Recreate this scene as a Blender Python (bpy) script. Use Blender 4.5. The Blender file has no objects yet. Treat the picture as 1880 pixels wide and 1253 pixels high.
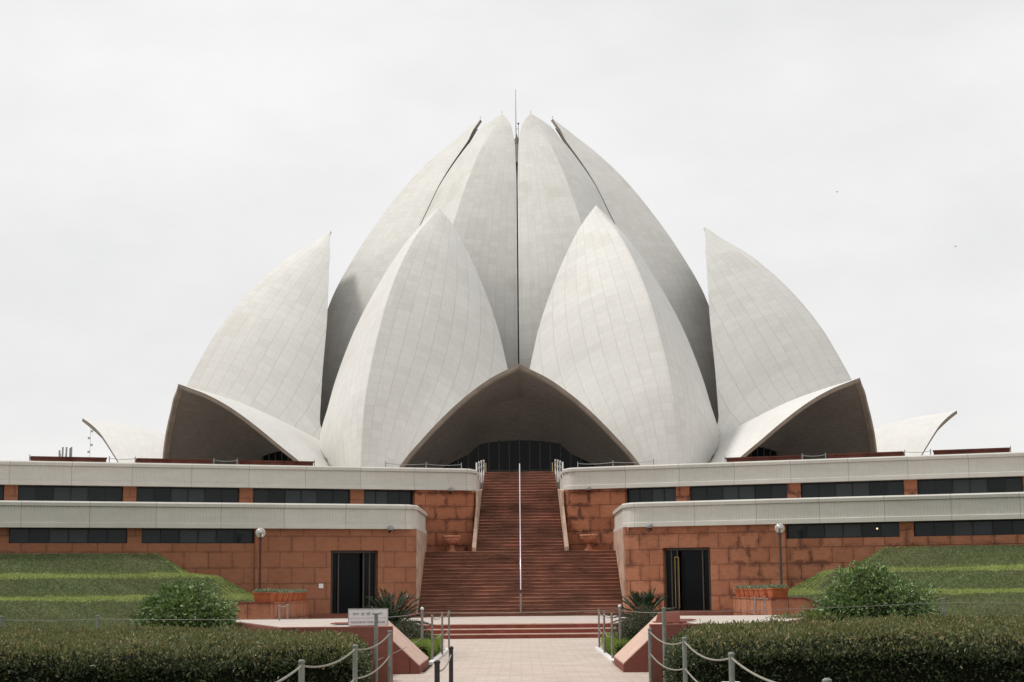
import bpy, bmesh, math, random
import numpy as np
from mathutils import Vector, Matrix
from mathutils.bvhtree import BVHTree
random.seed(7)
rng = np.random.default_rng(11)
R = math.radians
C = bpy.context.scene.collection
scene = bpy.context.scene

# ------------------------------------------------------------------ camera
D = 135.0                      # camera to temple axis
FOC = 2928.0                   # focal length in pixels of a 1880 wide frame
cam_d = bpy.data.cameras.new('camera'); cam = bpy.data.objects.new('camera', cam_d); C.objects.link(cam)
cam_d.sensor_width = 36.0; cam_d.lens = FOC / 1880 * 36.0
cam_d.clip_start = 0.1; cam_d.clip_end = 5000
M = Matrix.Translation((0, -D, 1.6)) @ Matrix.Rotation(12 / FOC, 4, 'Z') @ Matrix.Rotation(math.pi / 2 + math.atan(452 / FOC), 4, 'X') @ Matrix.Rotation(-0.0085, 4, 'Z')
cam.matrix_world = M
scene.camera = cam

# ------------------------------------------------------------------ light
SUN_EL = 61.0; SUN_AZ = 276.0     # compass degrees, 0 = +Y, clockwise; from the left, a little behind the temple
w = bpy.data.worlds.new('World'); scene.world = w; w.use_nodes = True
nt = w.node_tree; nt.nodes.clear()
def WN(t, **k):
    n = nt.nodes.new(t)
    for a, b in k.items(): setattr(n, a, b)
    return n
sky = WN('ShaderNodeTexSky', sky_type='NISHITA', sun_disc=False)
sky.sun_elevation = R(SUN_EL); sky.sun_rotation = R(SUN_AZ); sky.dust_density = 4
b1 = WN('ShaderNodeBackground'); b1.inputs[1].default_value = 0.1; nt.links.new(sky.outputs[0], b1.inputs[0])
tc = WN('ShaderNodeTexCoord')
mp = WN('ShaderNodeMapping'); mp.inputs['Scale'].default_value = (1.6, 1.6, 3.2); nt.links.new(tc.outputs['Generated'], mp.inputs[0])
nz = WN('ShaderNodeTexNoise'); nz.inputs['Scale'].default_value = 2.2; nz.inputs['Detail'].default_value = 7; nz.inputs['Roughness'].default_value = .55
nt.links.new(mp.outputs[0], nz.inputs['Vector'])
cr = WN('ShaderNodeValToRGB'); cr.color_ramp.elements[0].position = .32; cr.color_ramp.elements[0].color = (.655, .655, .655, 1)
cr.color_ramp.elements[1].position = .66; cr.color_ramp.elements[1].color = (.785, .775, .77, 1)
nt.links.new(nz.outputs['Fac'], cr.inputs[0])
b2 = WN('ShaderNodeBackground'); b2.inputs[1].default_value = 1.0; nt.links.new(cr.outputs[0], b2.inputs[0])
mx = WN('ShaderNodeMixShader'); mx.inputs[0].default_value = .94
nt.links.new(b1.outputs[0], mx.inputs[1]); nt.links.new(b2.outputs[0], mx.inputs[2])
wo = WN('ShaderNodeOutputWorld'); nt.links.new(mx.outputs[0], wo.inputs[0])
sl = bpy.data.lights.new('sun', 'SUN'); sl.energy = 1.65; sl.angle = R(8); sl.color = (1, .965, .91)
so = bpy.data.objects.new('sun', sl); C.objects.link(so)
sd = Vector((math.sin(R(SUN_AZ)) * math.cos(R(SUN_EL)), math.cos(R(SUN_AZ)) * math.cos(R(SUN_EL)), math.sin(R(SUN_EL))))
so.rotation_euler = sd.to_track_quat('Z', 'Y').to_euler(); so.location = sd * 200
scene.view_settings.view_transform = 'Standard'; scene.view_settings.look = 'None'
scene.view_settings.exposure = 0.31; scene.view_settings.gamma = 1

# ------------------------------------------------------------------ node materials
class Mat:
    def __init__(s, name, rough=.7, spec=.3, metal=0.0):
        s.m = bpy.data.materials.new(name); s.m.use_nodes = True
        s.t = s.m.node_tree; s.b = s.t.nodes['Principled BSDF']
        s.b.inputs['Roughness'].default_value = rough
        s.b.inputs['Specular IOR Level'].default_value = spec; s.b.inputs['Metallic'].default_value = metal
    def n(s, typ, ins=None, **k):
        n = s.t.nodes.new(typ)
        for a, b in k.items(): setattr(n, a, b)
        for a, b in (ins or {}).items(): s.put(n.inputs[a], b)
        return n
    def put(s, sock, v):
        if isinstance(v, bpy.types.NodeSocket): s.t.links.new(v, sock)
        elif isinstance(v, tuple) and len(v) == 3 and sock.type == 'RGBA': sock.default_value = (*v, 1)
        else: sock.default_value = v
    def coord(s, kind='UV', scale=(1, 1, 1), loc=(0, 0, 0), rot=(0, 0, 0)):
        if kind == 'World': o = s.n('ShaderNodeNewGeometry').outputs['Position']
        else: o = s.n('ShaderNodeTexCoord').outputs[kind]
        return s.n('ShaderNodeMapping', {'Vector': o, 'Scale': scale, 'Location': loc, 'Rotation': rot}).outputs[0]
    def noise(s, vec, scale, detail=5, rough=.55, dist=0):
        return s.n('ShaderNodeTexNoise', {'Vector': vec, 'Scale': scale, 'Detail': detail, 'Roughness': rough, 'Distortion': dist}).outputs['Fac']
    def ramp(s, fac, *st):
        n = s.n('ShaderNodeValToRGB', {'Fac': fac}); e = n.color_ramp.elements
        for i, (p, c) in enumerate(st):
            x = e[i] if i < 2 else e.new(p)
            x.position = p; x.color = (*c, 1) if isinstance(c, tuple) else (c, c, c, 1)
        return n.outputs[0]
    def mix(s, fac, a, b, mode='MIX'):
        n = s.n('ShaderNodeMix', data_type='RGBA', blend_type=mode)
        s.put(n.inputs[0], fac); s.put(n.inputs[6], a); s.put(n.inputs[7], b)
        return n.outputs[2]
    def math(s, op, a, b=0.0):
        n = s.n('ShaderNodeMath', operation=op); s.put(n.inputs[0], a); s.put(n.inputs[1], b)
        return n.outputs[0]
    def col(s, c): s.put(s.b.inputs['Base Color'], c); return s
    def bump(s, h, strength=.3, dist=.02):
        n = s.n('ShaderNodeBump', {'Height': h, 'Strength': strength, 'Distance': dist}); s.put(s.b.inputs['Normal'], n.outputs[0]); return s

def m_flat(name, c, rough=.6, spec=.3, metal=0, var=.12, scale=3):
    m = Mat(name, rough, spec, metal); v = m.coord('World')
    f = m.noise(v, scale); c2 = tuple(x * (1 - var * 1.6) for x in c); c1 = tuple(min(1, x * (1 + var)) for x in c)
    m.col(m.ramp(f, (.3, c2), (.7, c1))); return m

def m_marble(name, ca, cb, cd, ln=.34):
    m = Mat(name, .55, .3)
    uv = m.coord('UV')
    br = m.n('ShaderNodeTexBrick', {'Vector': uv, 'Color1': (0, 0, 0), 'Color2': (1, 1, 1), 'Mortar': (.5, .5, .5), 'Scale': 1.0, 'Mortar Size': .009, 'Mortar Smooth': .4, 'Bias': 0.0, 'Brick Width': .36, 'Row Height': .5}, offset=0.0)
    patch = m.noise(m.coord('World', scale=(1, 1, 1)), .22, 3)
    big = m.n('ShaderNodeTexBrick', {'Vector': m.coord('UV', loc=(.37, .5, 0)), 'Color1': (0, 0, 0), 'Color2': (1, 1, 1), 'Mortar': (.5, .5, .5), 'Scale': 1.0, 'Mortar Size': 0.0, 'Bias': 0.0, 'Brick Width': 1.0, 'Row Height': 2.0}, offset=.5)
    tone = m.mix(.45, br.outputs['Color'], big.outputs['Color'])
    tone2 = m.ramp(tone, (.0, cb), (.5, ca), (1, tuple(min(1, x * 1.05) for x in ca)))
    rare = m.math('MULTIPLY', m.ramp(big.outputs['Color'], (.82, 0.0), (.86, 1.0)), m.ramp(patch, (.47, 0.0), (.56, .35)))
    c = m.mix(rare, tone2, cd)
    fine = m.noise(m.coord('World', scale=(3, 3, .5)), 2.0, 6, .6)
    c = m.mix(m.ramp(fine, (.35, .12), (.7, 0.0)), c, (.36, .34, .29))
    grime = m.noise(m.coord('UV', scale=(3, .35, 1)), 1.6, 6, .65)
    c = m.mix(m.ramp(grime, (.5, 0.0), (.78, .16)), c, (.45, .44, .38))
    line = m.ramp(br.outputs['Fac'], (0, 0.0), (1, ln))
    c = m.mix(line, c, (.27, .265, .24))
    m.col(c); m.bump(m.math('SUBTRACT', 1.0, br.outputs['Fac']), .25, .01)
    return m.m

MARBLE = m_marble('marble_tiles', (.69, .68, .65), (.64, .63, .595), (.56, .535, .465))
MARBLE3 = m_marble('smooth_marble_tiles', (.72, .71, .685), (.69, .68, .65), (.66, .64, .60), .12)
MARBLE2 = m_marble('marble_tiles_weathered', (.64, .63, .595), (.58, .57, .53), (.50, .475, .405), .3)
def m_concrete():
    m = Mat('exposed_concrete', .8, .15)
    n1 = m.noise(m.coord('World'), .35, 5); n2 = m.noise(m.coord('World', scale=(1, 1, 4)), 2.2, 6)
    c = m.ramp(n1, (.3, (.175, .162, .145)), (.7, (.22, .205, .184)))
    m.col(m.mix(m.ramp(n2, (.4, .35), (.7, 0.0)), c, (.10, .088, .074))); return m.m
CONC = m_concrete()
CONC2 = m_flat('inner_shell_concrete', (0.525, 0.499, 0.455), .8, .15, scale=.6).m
RIM = m_flat('concrete_rim', (.26, .22, .18), .8, .15, scale=1.2).m

def m_sand(name, base, light, dark, bw=.92, rh=.61, stain=.5, stainsize=.09, offs=.5, seed=0.0, ms=.010):
    m = Mat(name, .85, .15)
    uv = m.coord('UV', loc=(seed, 0.02, 0))
    warp = m.noise(m.coord('World', loc=(seed, 0, 0)), 3.5, 5, .6)
    br = m.n('ShaderNodeTexBrick', {'Vector': uv, 'Color1': (0, 0, 0), 'Color2': (1, 1, 1), 'Mortar': (.5, .5, .5), 'Scale': 1.0, 'Mortar Size': ms, 'Mortar Smooth': .5, 'Bias': 0.0, 'Brick Width': bw, 'Row Height': rh}, offset=offs)
    st = m.n('ShaderNodeTexBrick', {'Vector': uv, 'Color1': (0, 0, 0), 'Color2': (0, 0, 0), 'Mortar': (1, 1, 1), 'Scale': 1.0, 'Mortar Size': stainsize, 'Mortar Smooth': 1.0, 'Brick Width': bw, 'Row Height': rh}, offset=offs)
    c = m.ramp(br.outputs['Color'], (0, base), (1, light))
    fine = m.noise(m.coord('World', scale=(1, 1, 2.2)), 5, 7, .65)
    c = m.mix(m.ramp(fine, (.3, .5), (.62, 0.0)), c, tuple(x * .72 for x in base))
    blot = m.noise(m.coord('World', loc=(seed, 3, 1)), .8, 4, .6)
    sf = m.math('MULTIPLY', m.ramp(m.math('MULTIPLY', st.outputs['Fac'], m.math('MULTIPLY', m.math('SUBTRACT', warp, .36), 5.0)), (.12, 0.0), (.75, 1.0)), m.ramp(blot, (.38, 0.0), (.58, stain)))
    c = m.mix(sf, c, dark)
    pale = m.noise(m.coord('World', loc=(9, seed, 0)), 1.6, 5, .6)
    c = m.mix(m.ramp(pale, (.5, 0.0), (.75, .25)), c, tuple(min(1, x * 1.15 + .02) for x in light))
    drip = m.noise(m.coord('UV', scale=(2.2, .25, 1), loc=(seed, 0, 0)), 2.0, 5, .6)
    c = m.mix(m.ramp(drip, (.58, 0.0), (.78, stain * .45)), c, dark)
    c = m.mix(m.ramp(br.outputs['Fac'], (0, 0.0), (1, .7)), c, tuple(x * .6 for x in dark))
    m.col(c)
    m.bump(m.math('ADD', m.math('MULTIPLY', m.math('SUBTRACT', 1.0, br.outputs['Fac']), 1.0), m.math('MULTIPLY', fine, .5)), .5, .02)
    return m.m
SAND_L = m_sand('sandstone_blocks_smooth', (0.318, 0.134, 0.076), (0.360, 0.160, 0.092), (0.159, 0.072, 0.047), stain=.5, stainsize=.10)
SAND_R = m_sand('sandstone_blocks_stained', (0.374, 0.152, 0.085), (0.468, 0.204, 0.118), (0.166, 0.068, 0.045), bw=.80, stain=.9, stainsize=.21, seed=3.3, ms=.018)
SAND_U = m_sand('sandstone_blocks_rough', (0.347, 0.132, 0.071), (0.462, 0.190, 0.103), (0.126, 0.053, 0.034), bw=.95, rh=.58, stain=.95, stainsize=.2, seed=7.7, ms=.02)
SAND_RED = m_sand('red_stone_slabs', (.21, .078, .058), (.25, .095, .07), (.13, .05, .038), bw=1.6, rh=3.0, stain=.5, stainsize=.03, seed=1.3)
PINK = m_flat('pink_stone_cap', (.60, .42, .34), .75, .2, var=.1, scale=4).m
CHEEK = m_flat('pale_stone', (.50, .36, .275), .8, .2, var=.25, scale=2).m
def m_step():
    m = Mat('red_stone_steps', .8, .15)
    a = m.noise(m.coord('World', scale=(.35, 1, 7)), 2.2, 6, .65)
    b = m.noise(m.coord('World', scale=(2.0, 1, 30)), 1.5, 3, .6)
    c = m.ramp(a, (.3, (.14, .066, .046)), (.5, (.215, .102, .070)), (.72, (.30, .146, .10)))
    c = m.mix(m.ramp(b, (.52, 0.0), (.7, .6)), c, (.055, .024, .018))
    m.col(c); m.bump(a, .4, .02); return m.m
STEP = m_step()
NOSE = m_flat('pale_step_edge', (0.367, 0.182, 0.127), .8, .2, var=.45, scale=.9).m  # nosing slabs, lighter in tone than the risers
STEPRED = m_flat('red_stone_step_slabs', (.24, .065, .045), .7, .2, var=.15, scale=3).m
def m_path():
    m = Mat('pale_pink_paving', .85, .15)
    br = m.n('ShaderNodeTexBrick', {'Vector': m.coord('World'), 'Color1': (0, 0, 0), 'Color2': (1, 1, 1), 'Mortar': (.5, .5, .5), 'Scale': 1.0, 'Mortar Size': .012, 'Brick Width': .42, 'Row Height': .21})
    n1 = m.noise(m.coord('World'), .9, 6, .6); n2 = m.noise(m.coord('World'), 9, 6, .65)
    c = m.ramp(n1, (.3, (.50, .435, .375)), (.7, (.62, .55, .485)))
    c = m.mix(m.ramp(br.outputs['Color'], (0, .45), (1, 0.0)), c, (.43, .33, .275))
    c = m.mix(m.ramp(n2, (.36, .4), (.6, 0.0)), c, (.40, .31, .27))
    c = m.mix(m.ramp(br.outputs['Fac'], (0, 0.0), (1, .45)), c, (.3, .24, .21))
    m.col(c); m.bump(n2, .5, .02); return m.m
PATH = m_path()
PLAZA = m_flat('pale_plaza_slabs', (.50, .435, .385), .8, .2, var=.08, scale=2).m
def m_band():
    m = Mat('ribbed_cream_panel', .7, .25)
    uv = m.coord('UV')
    sx = m.n('ShaderNodeSeparateXYZ', {'Vector': uv})
    u, v = sx.outputs[0], sx.outputs[1]
    rib = m.math('SINE', m.math('MULTIPLY', u, 2 * math.pi / .115))
    zone = m.math('MULTIPLY', m.math('GREATER_THAN', v, .19), m.math('LESS_THAN', v, .80))
    ribf = m.math('MULTIPLY', m.math('ADD', m.math('MULTIPLY', rib, .5), .5), zone)
    pid = m.n('ShaderNodeTexWhiteNoise', {'W': m.math('FLOOR', m.math('DIVIDE', u, 2.45))}, noise_dimensions='1D').outputs['Value']
    c = m.ramp(pid, (0, (.58, .57, .52)), (1, (.63, .61, .56)))
    c = m.mix(m.math('MULTIPLY', ribf, .08), c, (.36, .345, .30))
    dots = m.math('MULTIPLY', m.math('MULTIPLY', m.math('GREATER_THAN', v, .765), m.math('LESS_THAN', v, .80)), m.math('GREATER_THAN', rib, -.2))
    c = m.mix(m.math('MULTIPLY', dots, .55), c, (.2, .19, .17))
    joint = m.math('LESS_THAN', m.math('FRACT', m.math('DIVIDE', u, 2.45)), .010)
    c = m.mix(m.math('MULTIPLY', joint, .6), c, (.16, .15, .13))
    dirt = m.noise(m.coord('UV', scale=(.8, 3, 1)), 1.2, 6, .6)
    streak = m.noise(m.coord('UV', scale=(5, .5, 1)), 1.5, 5, .6)
    c = m.mix(m.ramp(dirt, (.4, .28), (.65, 0.0)), c, (.44, .42, .34))
    c = m.mix(m.ramp(streak, (.58, 0.0), (.8, .3)), c, (.38, .36, .30))
    m.col(c); m.bump(m.math('MULTIPLY', ribf, -1.0), .6, .02); return m.m
BAND = m_band()
def m_glass():
    m = Mat('dark_window_glass', .08, .22)
    ri = m.n('ShaderNodeNewGeometry').outputs['Random Per Island']
    m.col(m.ramp(ri, (0, (.006, .009, .010)), (.75, (.02, .027, .029)), (1, (.05, .062, .066)))); return m.m  # palest panes have a reflection mixed into their base colour
GLASS = m_glass()
FRAME = m_flat('dark_metal_frame', (.018, .022, .022), .5, .3).m
DGLASS = m_flat('door_glass', (.006, .008, .008), .1, .12).m
BRONZE = m_flat('brown_metal', (.07, .055, .045), .45, .4, scale=5).m
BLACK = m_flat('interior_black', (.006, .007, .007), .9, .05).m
STEEL = m_flat('grey_green_painted_steel', (.19, .205, .175), .5, .4, var=.2, scale=9).m
STEELB = m_flat('brown_grey_steel', (.25, .21, .19), .45, .5, var=.2, scale=9).m
BRIGHT = m_flat('polished_steel', (.80, .72, .84), .28, .6, .3, var=.05).m
DPOST = m_flat('black_painted_post', (.022, .016, .022), .4, .4).m
ROPE = m_flat('pale_rope', (.30, .285, .24), .9, .1, var=.25, scale=30).m
WIRE = m_flat('thin_wire', (.30, .285, .25), .5, .4).m
WHITE = m_flat('white_paint', (.78, .77, .75), .5, .3, var=.05).m
BRASS = m_flat('brass', (.42, .30, .12), .35, .5, .8).m
TERRA = m_flat('terracotta', (.42, .115, .045), .8, .2, var=.2, scale=4).m
DRED = m_flat('dark_red_stone', (.13, .048, .035), .85, .15, var=.3, scale=1.5).m
GREYM = m_flat('grey_metal', (.30, .30, .30), .5, .3).m
def m_turf(name, a, b, d, hi):
    m = Mat(name, .95, .05)
    n1 = m.noise(m.coord('World', scale=(1, 1, 2)), 1.1, 5, .65); n2 = m.noise(m.coord('World', scale=(1, 1, 3)), 9, 8, .75); n3 = m.noise(m.coord('World'), .25, 3)
    c = m.ramp(n1, (.3, a), (.7, b))
    c = m.mix(m.ramp(n2, (.38, .8), (.55, 0.0)), c, d)
    c = m.mix(m.ramp(n2, (.55, 0.0), (.75, .6)), c, hi)
    c = m.mix(m.ramp(n3, (.45, 0.0), (.65, .5)), c, (.14, .115, .07))
    m.col(c); m.bump(n2, 1.0, .12); return m.m
TURF = m_turf('mown_slope_turf', (0.136, 0.170, 0.074), (0.184, 0.226, 0.099), (0.058, 0.068, 0.036), (0.285, 0.326, 0.159))
LEDGE = m_turf('sunlit_ledge_turf', (0.286, 0.343, 0.107), (0.340, 0.406, 0.131), (0.155, 0.191, 0.061), (0.433, 0.494, 0.185))  # paler than the slopes: light on the flatter ledges painted into the colour
LAWN = m_turf('lawn_soil', (.06, .08, .03), (.08, .10, .04), (.03, .035, .02), (.12, .14, .05))
def m_leaf(name, c0, c1, c2, rough=.45, spec=.45, trans=.15):
    m = Mat(name, rough, spec)
    ri = m.n('ShaderNodeNewGeometry').outputs['Random Per Island']
    m.col(m.ramp(ri, (0, c0), (.6, c1), (1, c2)))
    m.b.inputs['Transmission Weight'].default_value = 0
    tr = m.n('ShaderNodeBsdfTranslucent', {'Color': tuple(x * 1.5 for x in c1)})
    mx_ = m.n('ShaderNodeMixShader', {0: trans, 1: m.b.outputs[0], 2: tr.outputs[0]})
    m.t.links.new(mx_.outputs[0], m.t.nodes['Material Output'].inputs[0]); return m.m
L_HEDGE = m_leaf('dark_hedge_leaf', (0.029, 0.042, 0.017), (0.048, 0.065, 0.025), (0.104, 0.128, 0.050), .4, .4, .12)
L_NEW = m_leaf('young_hedge_leaf', (0.086, 0.114, 0.032), (0.171, 0.187, 0.070), (0.304, 0.207, 0.094), .5, .35, .15)
L_BUSH = m_leaf('glossy_bush_leaf', (0.058, 0.104, 0.030), (0.124, 0.193, 0.054), (0.314, 0.427, 0.153), .36, .5, .15)
L_LIGHT = m_leaf('bright_green_leaf', (.15, .22, .03), (.21, .30, .05), (.28, .36, .08), .6, .2, .2)
L_PALM = m_leaf('palm_leaflet', (.018, .035, .014), (.03, .055, .02), (.055, .085, .035), .35, .5, .08)
L_SUCC = m_leaf('grey_green_planter_leaf', (.12, .16, .09), (.20, .25, .15), (.32, .36, .24), .6, .2, .1)
HEDGE_CORE = m_flat('dark_hedge_core', (.012, .013, .008), .95, .05).m
BARK = m_flat('bark', (.10, .05, .05), .9, .1, scale=12).m

# ------------------------------------------------------------------ mesh builder
class MB:
    def __init__(s): s.v = []; s.f = []; s.uv = {}
    def add(s, vs, fs):
        o = len(s.v); s.v += [tuple(p) for p in vs]; s.f += [tuple(i + o for i in f) for f in fs]; return s
    def prism(s, pts, z0, z1):                         # pts in plan, extruded up
        n = len(pts); vs = [(x, y, z0) for x, y in pts] + [(x, y, z1) for x, y in pts]
        return s.add(vs, [tuple(range(n))[::-1], tuple(range(n, 2 * n))] + [(i, (i + 1) % n, n + (i + 1) % n, n + i) for i in range(n)])
    def box(s, x0, x1, y0, y1, z0, z1): return s.prism([(x0, y0), (x1, y0), (x1, y1), (x0, y1)], z0, z1)
    def frame_box(s, F, a0, a1, b0, b1, z0, z1):       # F maps local (s, n) to plan
        return s.prism([F(a0, b0), F(a1, b0), F(a1, b1), F(a0, b1)], z0, z1)
    def extr_xz(s, poly, y0, y1):                      # polygon in XZ extruded along Y
        n = len(poly); vs = [(x, y0, z) for x, z in poly] + [(x, y1, z) for x, z in poly]
        return s.add(vs, [tuple(range(n)), tuple(range(n, 2 * n))[::-1]] + [(i, n + i, n + (i + 1) % n, (i + 1) % n) for i in range(n)])
    def tube(s, pts, r, n=8, caps=True):
        pts = [Vector(p) for p in pts]; rs = r if isinstance(r, (list, tuple)) else [r] * len(pts)
        o = len(s.v); prev = None
        for i, p in enumerate(pts):
            t = (pts[min(i + 1, len(pts) - 1)] - pts[max(i - 1, 0)]).normalized()
            up = Vector((0, 0, 1)) if abs(t.z) < .95 else Vector((1, 0, 0))
            if prev is None: a = t.cross(up).normalized()
            else:
                a = (prev - t * prev.dot(t)).normalized()
            prev = a; b = t.cross(a)
            for k in range(n):
                q = 2 * math.pi * k / n; s.v.append(tuple(p + (a * math.cos(q) + b * math.sin(q)) * rs[i]))
        for i in range(len(pts) - 1):
            for k in range(n):
                s.f.append((o + i * n + k, o + i * n + (k + 1) % n, o + (i + 1) * n + (k + 1) % n, o + (i + 1) * n + k))
        if caps:
            s.f.append(tuple(o + k for k in range(n))[::-1]); s.f.append(tuple(o + (len(pts) - 1) * n + k for k in range(n)))
        return s
    def lathe(s, prof, cx=0, cy=0, cz=0, n=24):
        o = len(s.v)
        for r, z in prof:
            for k in range(n):
                q = 2 * math.pi * k / n; s.v.append((cx + r * math.cos(q), cy + r * math.sin(q), cz + z))
        for i in range(len(prof) - 1):
            for k in range(n): s.f.append((o + i * n + k, o + i * n + (k + 1) % n, o + (i + 1) * n + (k + 1) % n, o + (i + 1) * n + k))
        s.f.append(tuple(o + k for k in range(n))[::-1]); s.f.append(tuple(o + (len(prof) - 1) * n + k for k in range(n)))
        return s
    def sphere(s, c, r, n=16):
        pr = [(max(.0005, r * math.sin(math.pi * i / n)), -r * math.cos(math.pi * i / n)) for i in range(n + 1)]
        return s.lathe(pr, *c, n=n * 2)
    def build(s, name, mat, parent=None, smooth=False, bevel=0, uv=True):
        me = bpy.data.meshes.new(name); me.from_pydata(s.v, [], s.f)
        bm = bmesh.new(); bm.from_mesh(me); bmesh.ops.recalc_face_normals(bm, faces=bm.faces)
        if bevel: bmesh.ops.bevel(bm, geom=[e for e in bm.edges if e.is_manifold and e.calc_face_angle(0) > .5], offset=bevel, segments=2, affect='EDGES', profile=.6)
        if uv:
            lay = bm.loops.layers.uv.new('UVMap')
            for f in bm.faces:
                nn = f.normal
                h = Vector((nn.x, nn.y, 0))
                if h.length > .5:
                    t = Vector((-nn.y, nn.x, 0)).normalized()
                    for l in f.loops: l[lay].uv = (l.vert.co.dot(t), l.vert.co.z)
                else:
                    for l in f.loops: l[lay].uv = (l.vert.co.x, l.vert.co.y)
        if smooth:
            for f in bm.faces: f.smooth = True
        bm.to_mesh(me); bm.free()
        me.materials.append(mat)
        o = bpy.data.objects.new(name, me); C.objects.link(o)
        if parent: o.parent = parent; o.matrix_parent_inverse = Matrix.Translation(parent.location).inverted()
        return o
def tag(o, label=None, cat=None, group=None, kind=None):
    if label: o['label'] = label
    if cat: o['category'] = cat
    if group: o['group'] = group
    if kind: o['kind'] = kind
    return o
def thing(name, label, cat, loc=(0, 0, 0), group=None):
    o = bpy.data.objects.new(name, None); C.objects.link(o); o.location = loc; o.empty_display_size = .2
    return tag(o, label, cat, group)
def Y(d): return d - D

# ------------------------------------------------------------------ ground
def sheet(name, pts, z, mat, label, thick=0):
    mb = MB()
    if thick: mb.prism(pts, z - thick, z)
    else: mb.add([(x, y, z) for x, y in pts], [tuple(range(len(pts)))])
    return tag(mb.build(name, mat), label, 'ground', kind='structure')
g = MB(); N = 40
xs = sorted(set([-1500, -600, -250] + list(np.linspace(-120, 120, 25)) + [250, 600, 1500])); ys = sorted(set([-1500, -600] + list(np.linspace(-200, 100, 31)) + [250, 600, 1500]))
g.add([(x, y, -.03) for y in ys for x in xs], [(j * len(xs) + i, j * len(xs) + i + 1, (j + 1) * len(xs) + i + 1, (j + 1) * len(xs) + i) for j in range(len(ys) - 1) for i in range(len(xs) - 1)])
tag(g.build('ground', LAWN), 'green lawn and soil around the whole complex', 'ground', kind='structure')
sheet('path', [(-2.12, Y(-12)), (2.12, Y(-12)), (2.12, Y(26.3)), (2.85, Y(26.4)), (2.85, Y(30.9)), (1.93, Y(31.2)), (1.93, Y(41.8)), (3.3, Y(43.6)), (3.3, Y(51.8)), (-3.3, Y(51.8)), (-3.3, Y(43.6)), (-1.86, Y(41.8)), (-1.86, Y(31.2)), (-2.85, Y(30.9)), (-2.85, Y(26.4)), (-2.12, Y(26.3))], 0, PATH, 'pale pink paved path leading to the steps', .05)

# plaza with its front steps
pz = thing('plaza', 'pale stone plaza in front of the staircase', 'plaza', (0, Y(58), 0)); pz['kind'] = 'structure'
MB().box(-9.4, 9.4, Y(52.0), Y(74), -.2, .44).build('plaza_base', SAND_RED, pz)
MB().box(-9.38, 9.38, Y(52.02), Y(74), .444, .452).build('plaza_floor', PLAZA, pz)
st = MB()
for k in range(3):
    st.box(-3.28 , 3.28, Y(51.15 + .33 * k), Y(51.995), .15 * k - .02 if k == 0 else .15 * k + .001, .15 * (k + 1) - .035)
st.build('step_riser', STEPRED, pz)
tr = MB()
for k in range(3): tr.box(-3.29, 3.29, Y(51.12 + .33 * k), Y(51.998), .15 * (k + 1) - .034, .15 * (k + 1) + (.003 if k == 2 else 0))
tr.build('step_tread', PINK, pz, bevel=.006)

# ------------------------------------------------------------------ staircase
stair = thing('staircase', 'long red stone staircase climbing between the two wings to the entrance', 'staircase', (0, Y(64.7), .45))
def flight(name, x0, x1, d0, z0, n, wtop, rise=.15, run=.30):
    mb = MB(); ns = MB()
    for k in range(n):
        f = k / max(1, n - 1); a = x0 + (wtop[0] - x0) * f; b = x1 + (wtop[1] - x1) * f
        dd = d0 + run * k; jz = random.uniform(-.006, .006); zt = z0 + rise * (k + 1) + jz
        mb.box(a, b, Y(dd), Y(dd + run + .35), z0 + rise * k - .12, zt - .035)
        # nosing slabs of unequal length
        x = a
        while x < b - .01:
            e = min(b, x + random.uniform(1.1, 2.2))
            if b - e < .5: e = b
            jj = random.uniform(-.008, .008)
            ns.box(x + .002, e - .002, Y(dd - .04 + jj), Y(dd + run + .2), zt - .034, zt + random.uniform(-.004, .004)); x = e
    ns.build('step_edges', NOSE, stair)
    return mb.build(name, STEP, stair)
flight('lower_flight', -4.14, 4.14, 64.7, .45, 18, (-4.14, 4.14))
MB().box(-4.14, 4.14, Y(70.10), Y(72.2), 2.9, 3.148).build('landing', STEP, stair)
flight('upper_flight', -1.93, 1.93, 70.55, 3.15, 27, (-1.74, 1.74), rise=.15, run=.30)

# ------------------------------------------------------------------ terrace deck under the temple
deck = thing('terrace', 'raised terrace deck that carries the temple', 'terrace', (0, 0, 0)); deck['kind'] = 'structure'
MB().prism([(-60, Y(66)), (-34, Y(66)), (-1.75, Y(78.75)), (1.75, Y(78.75)), (34, Y(66)), (60, Y(66)), (60, 60), (-60, 60)], -.1, 7.2).build('deck', PLAZA, deck)

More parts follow.
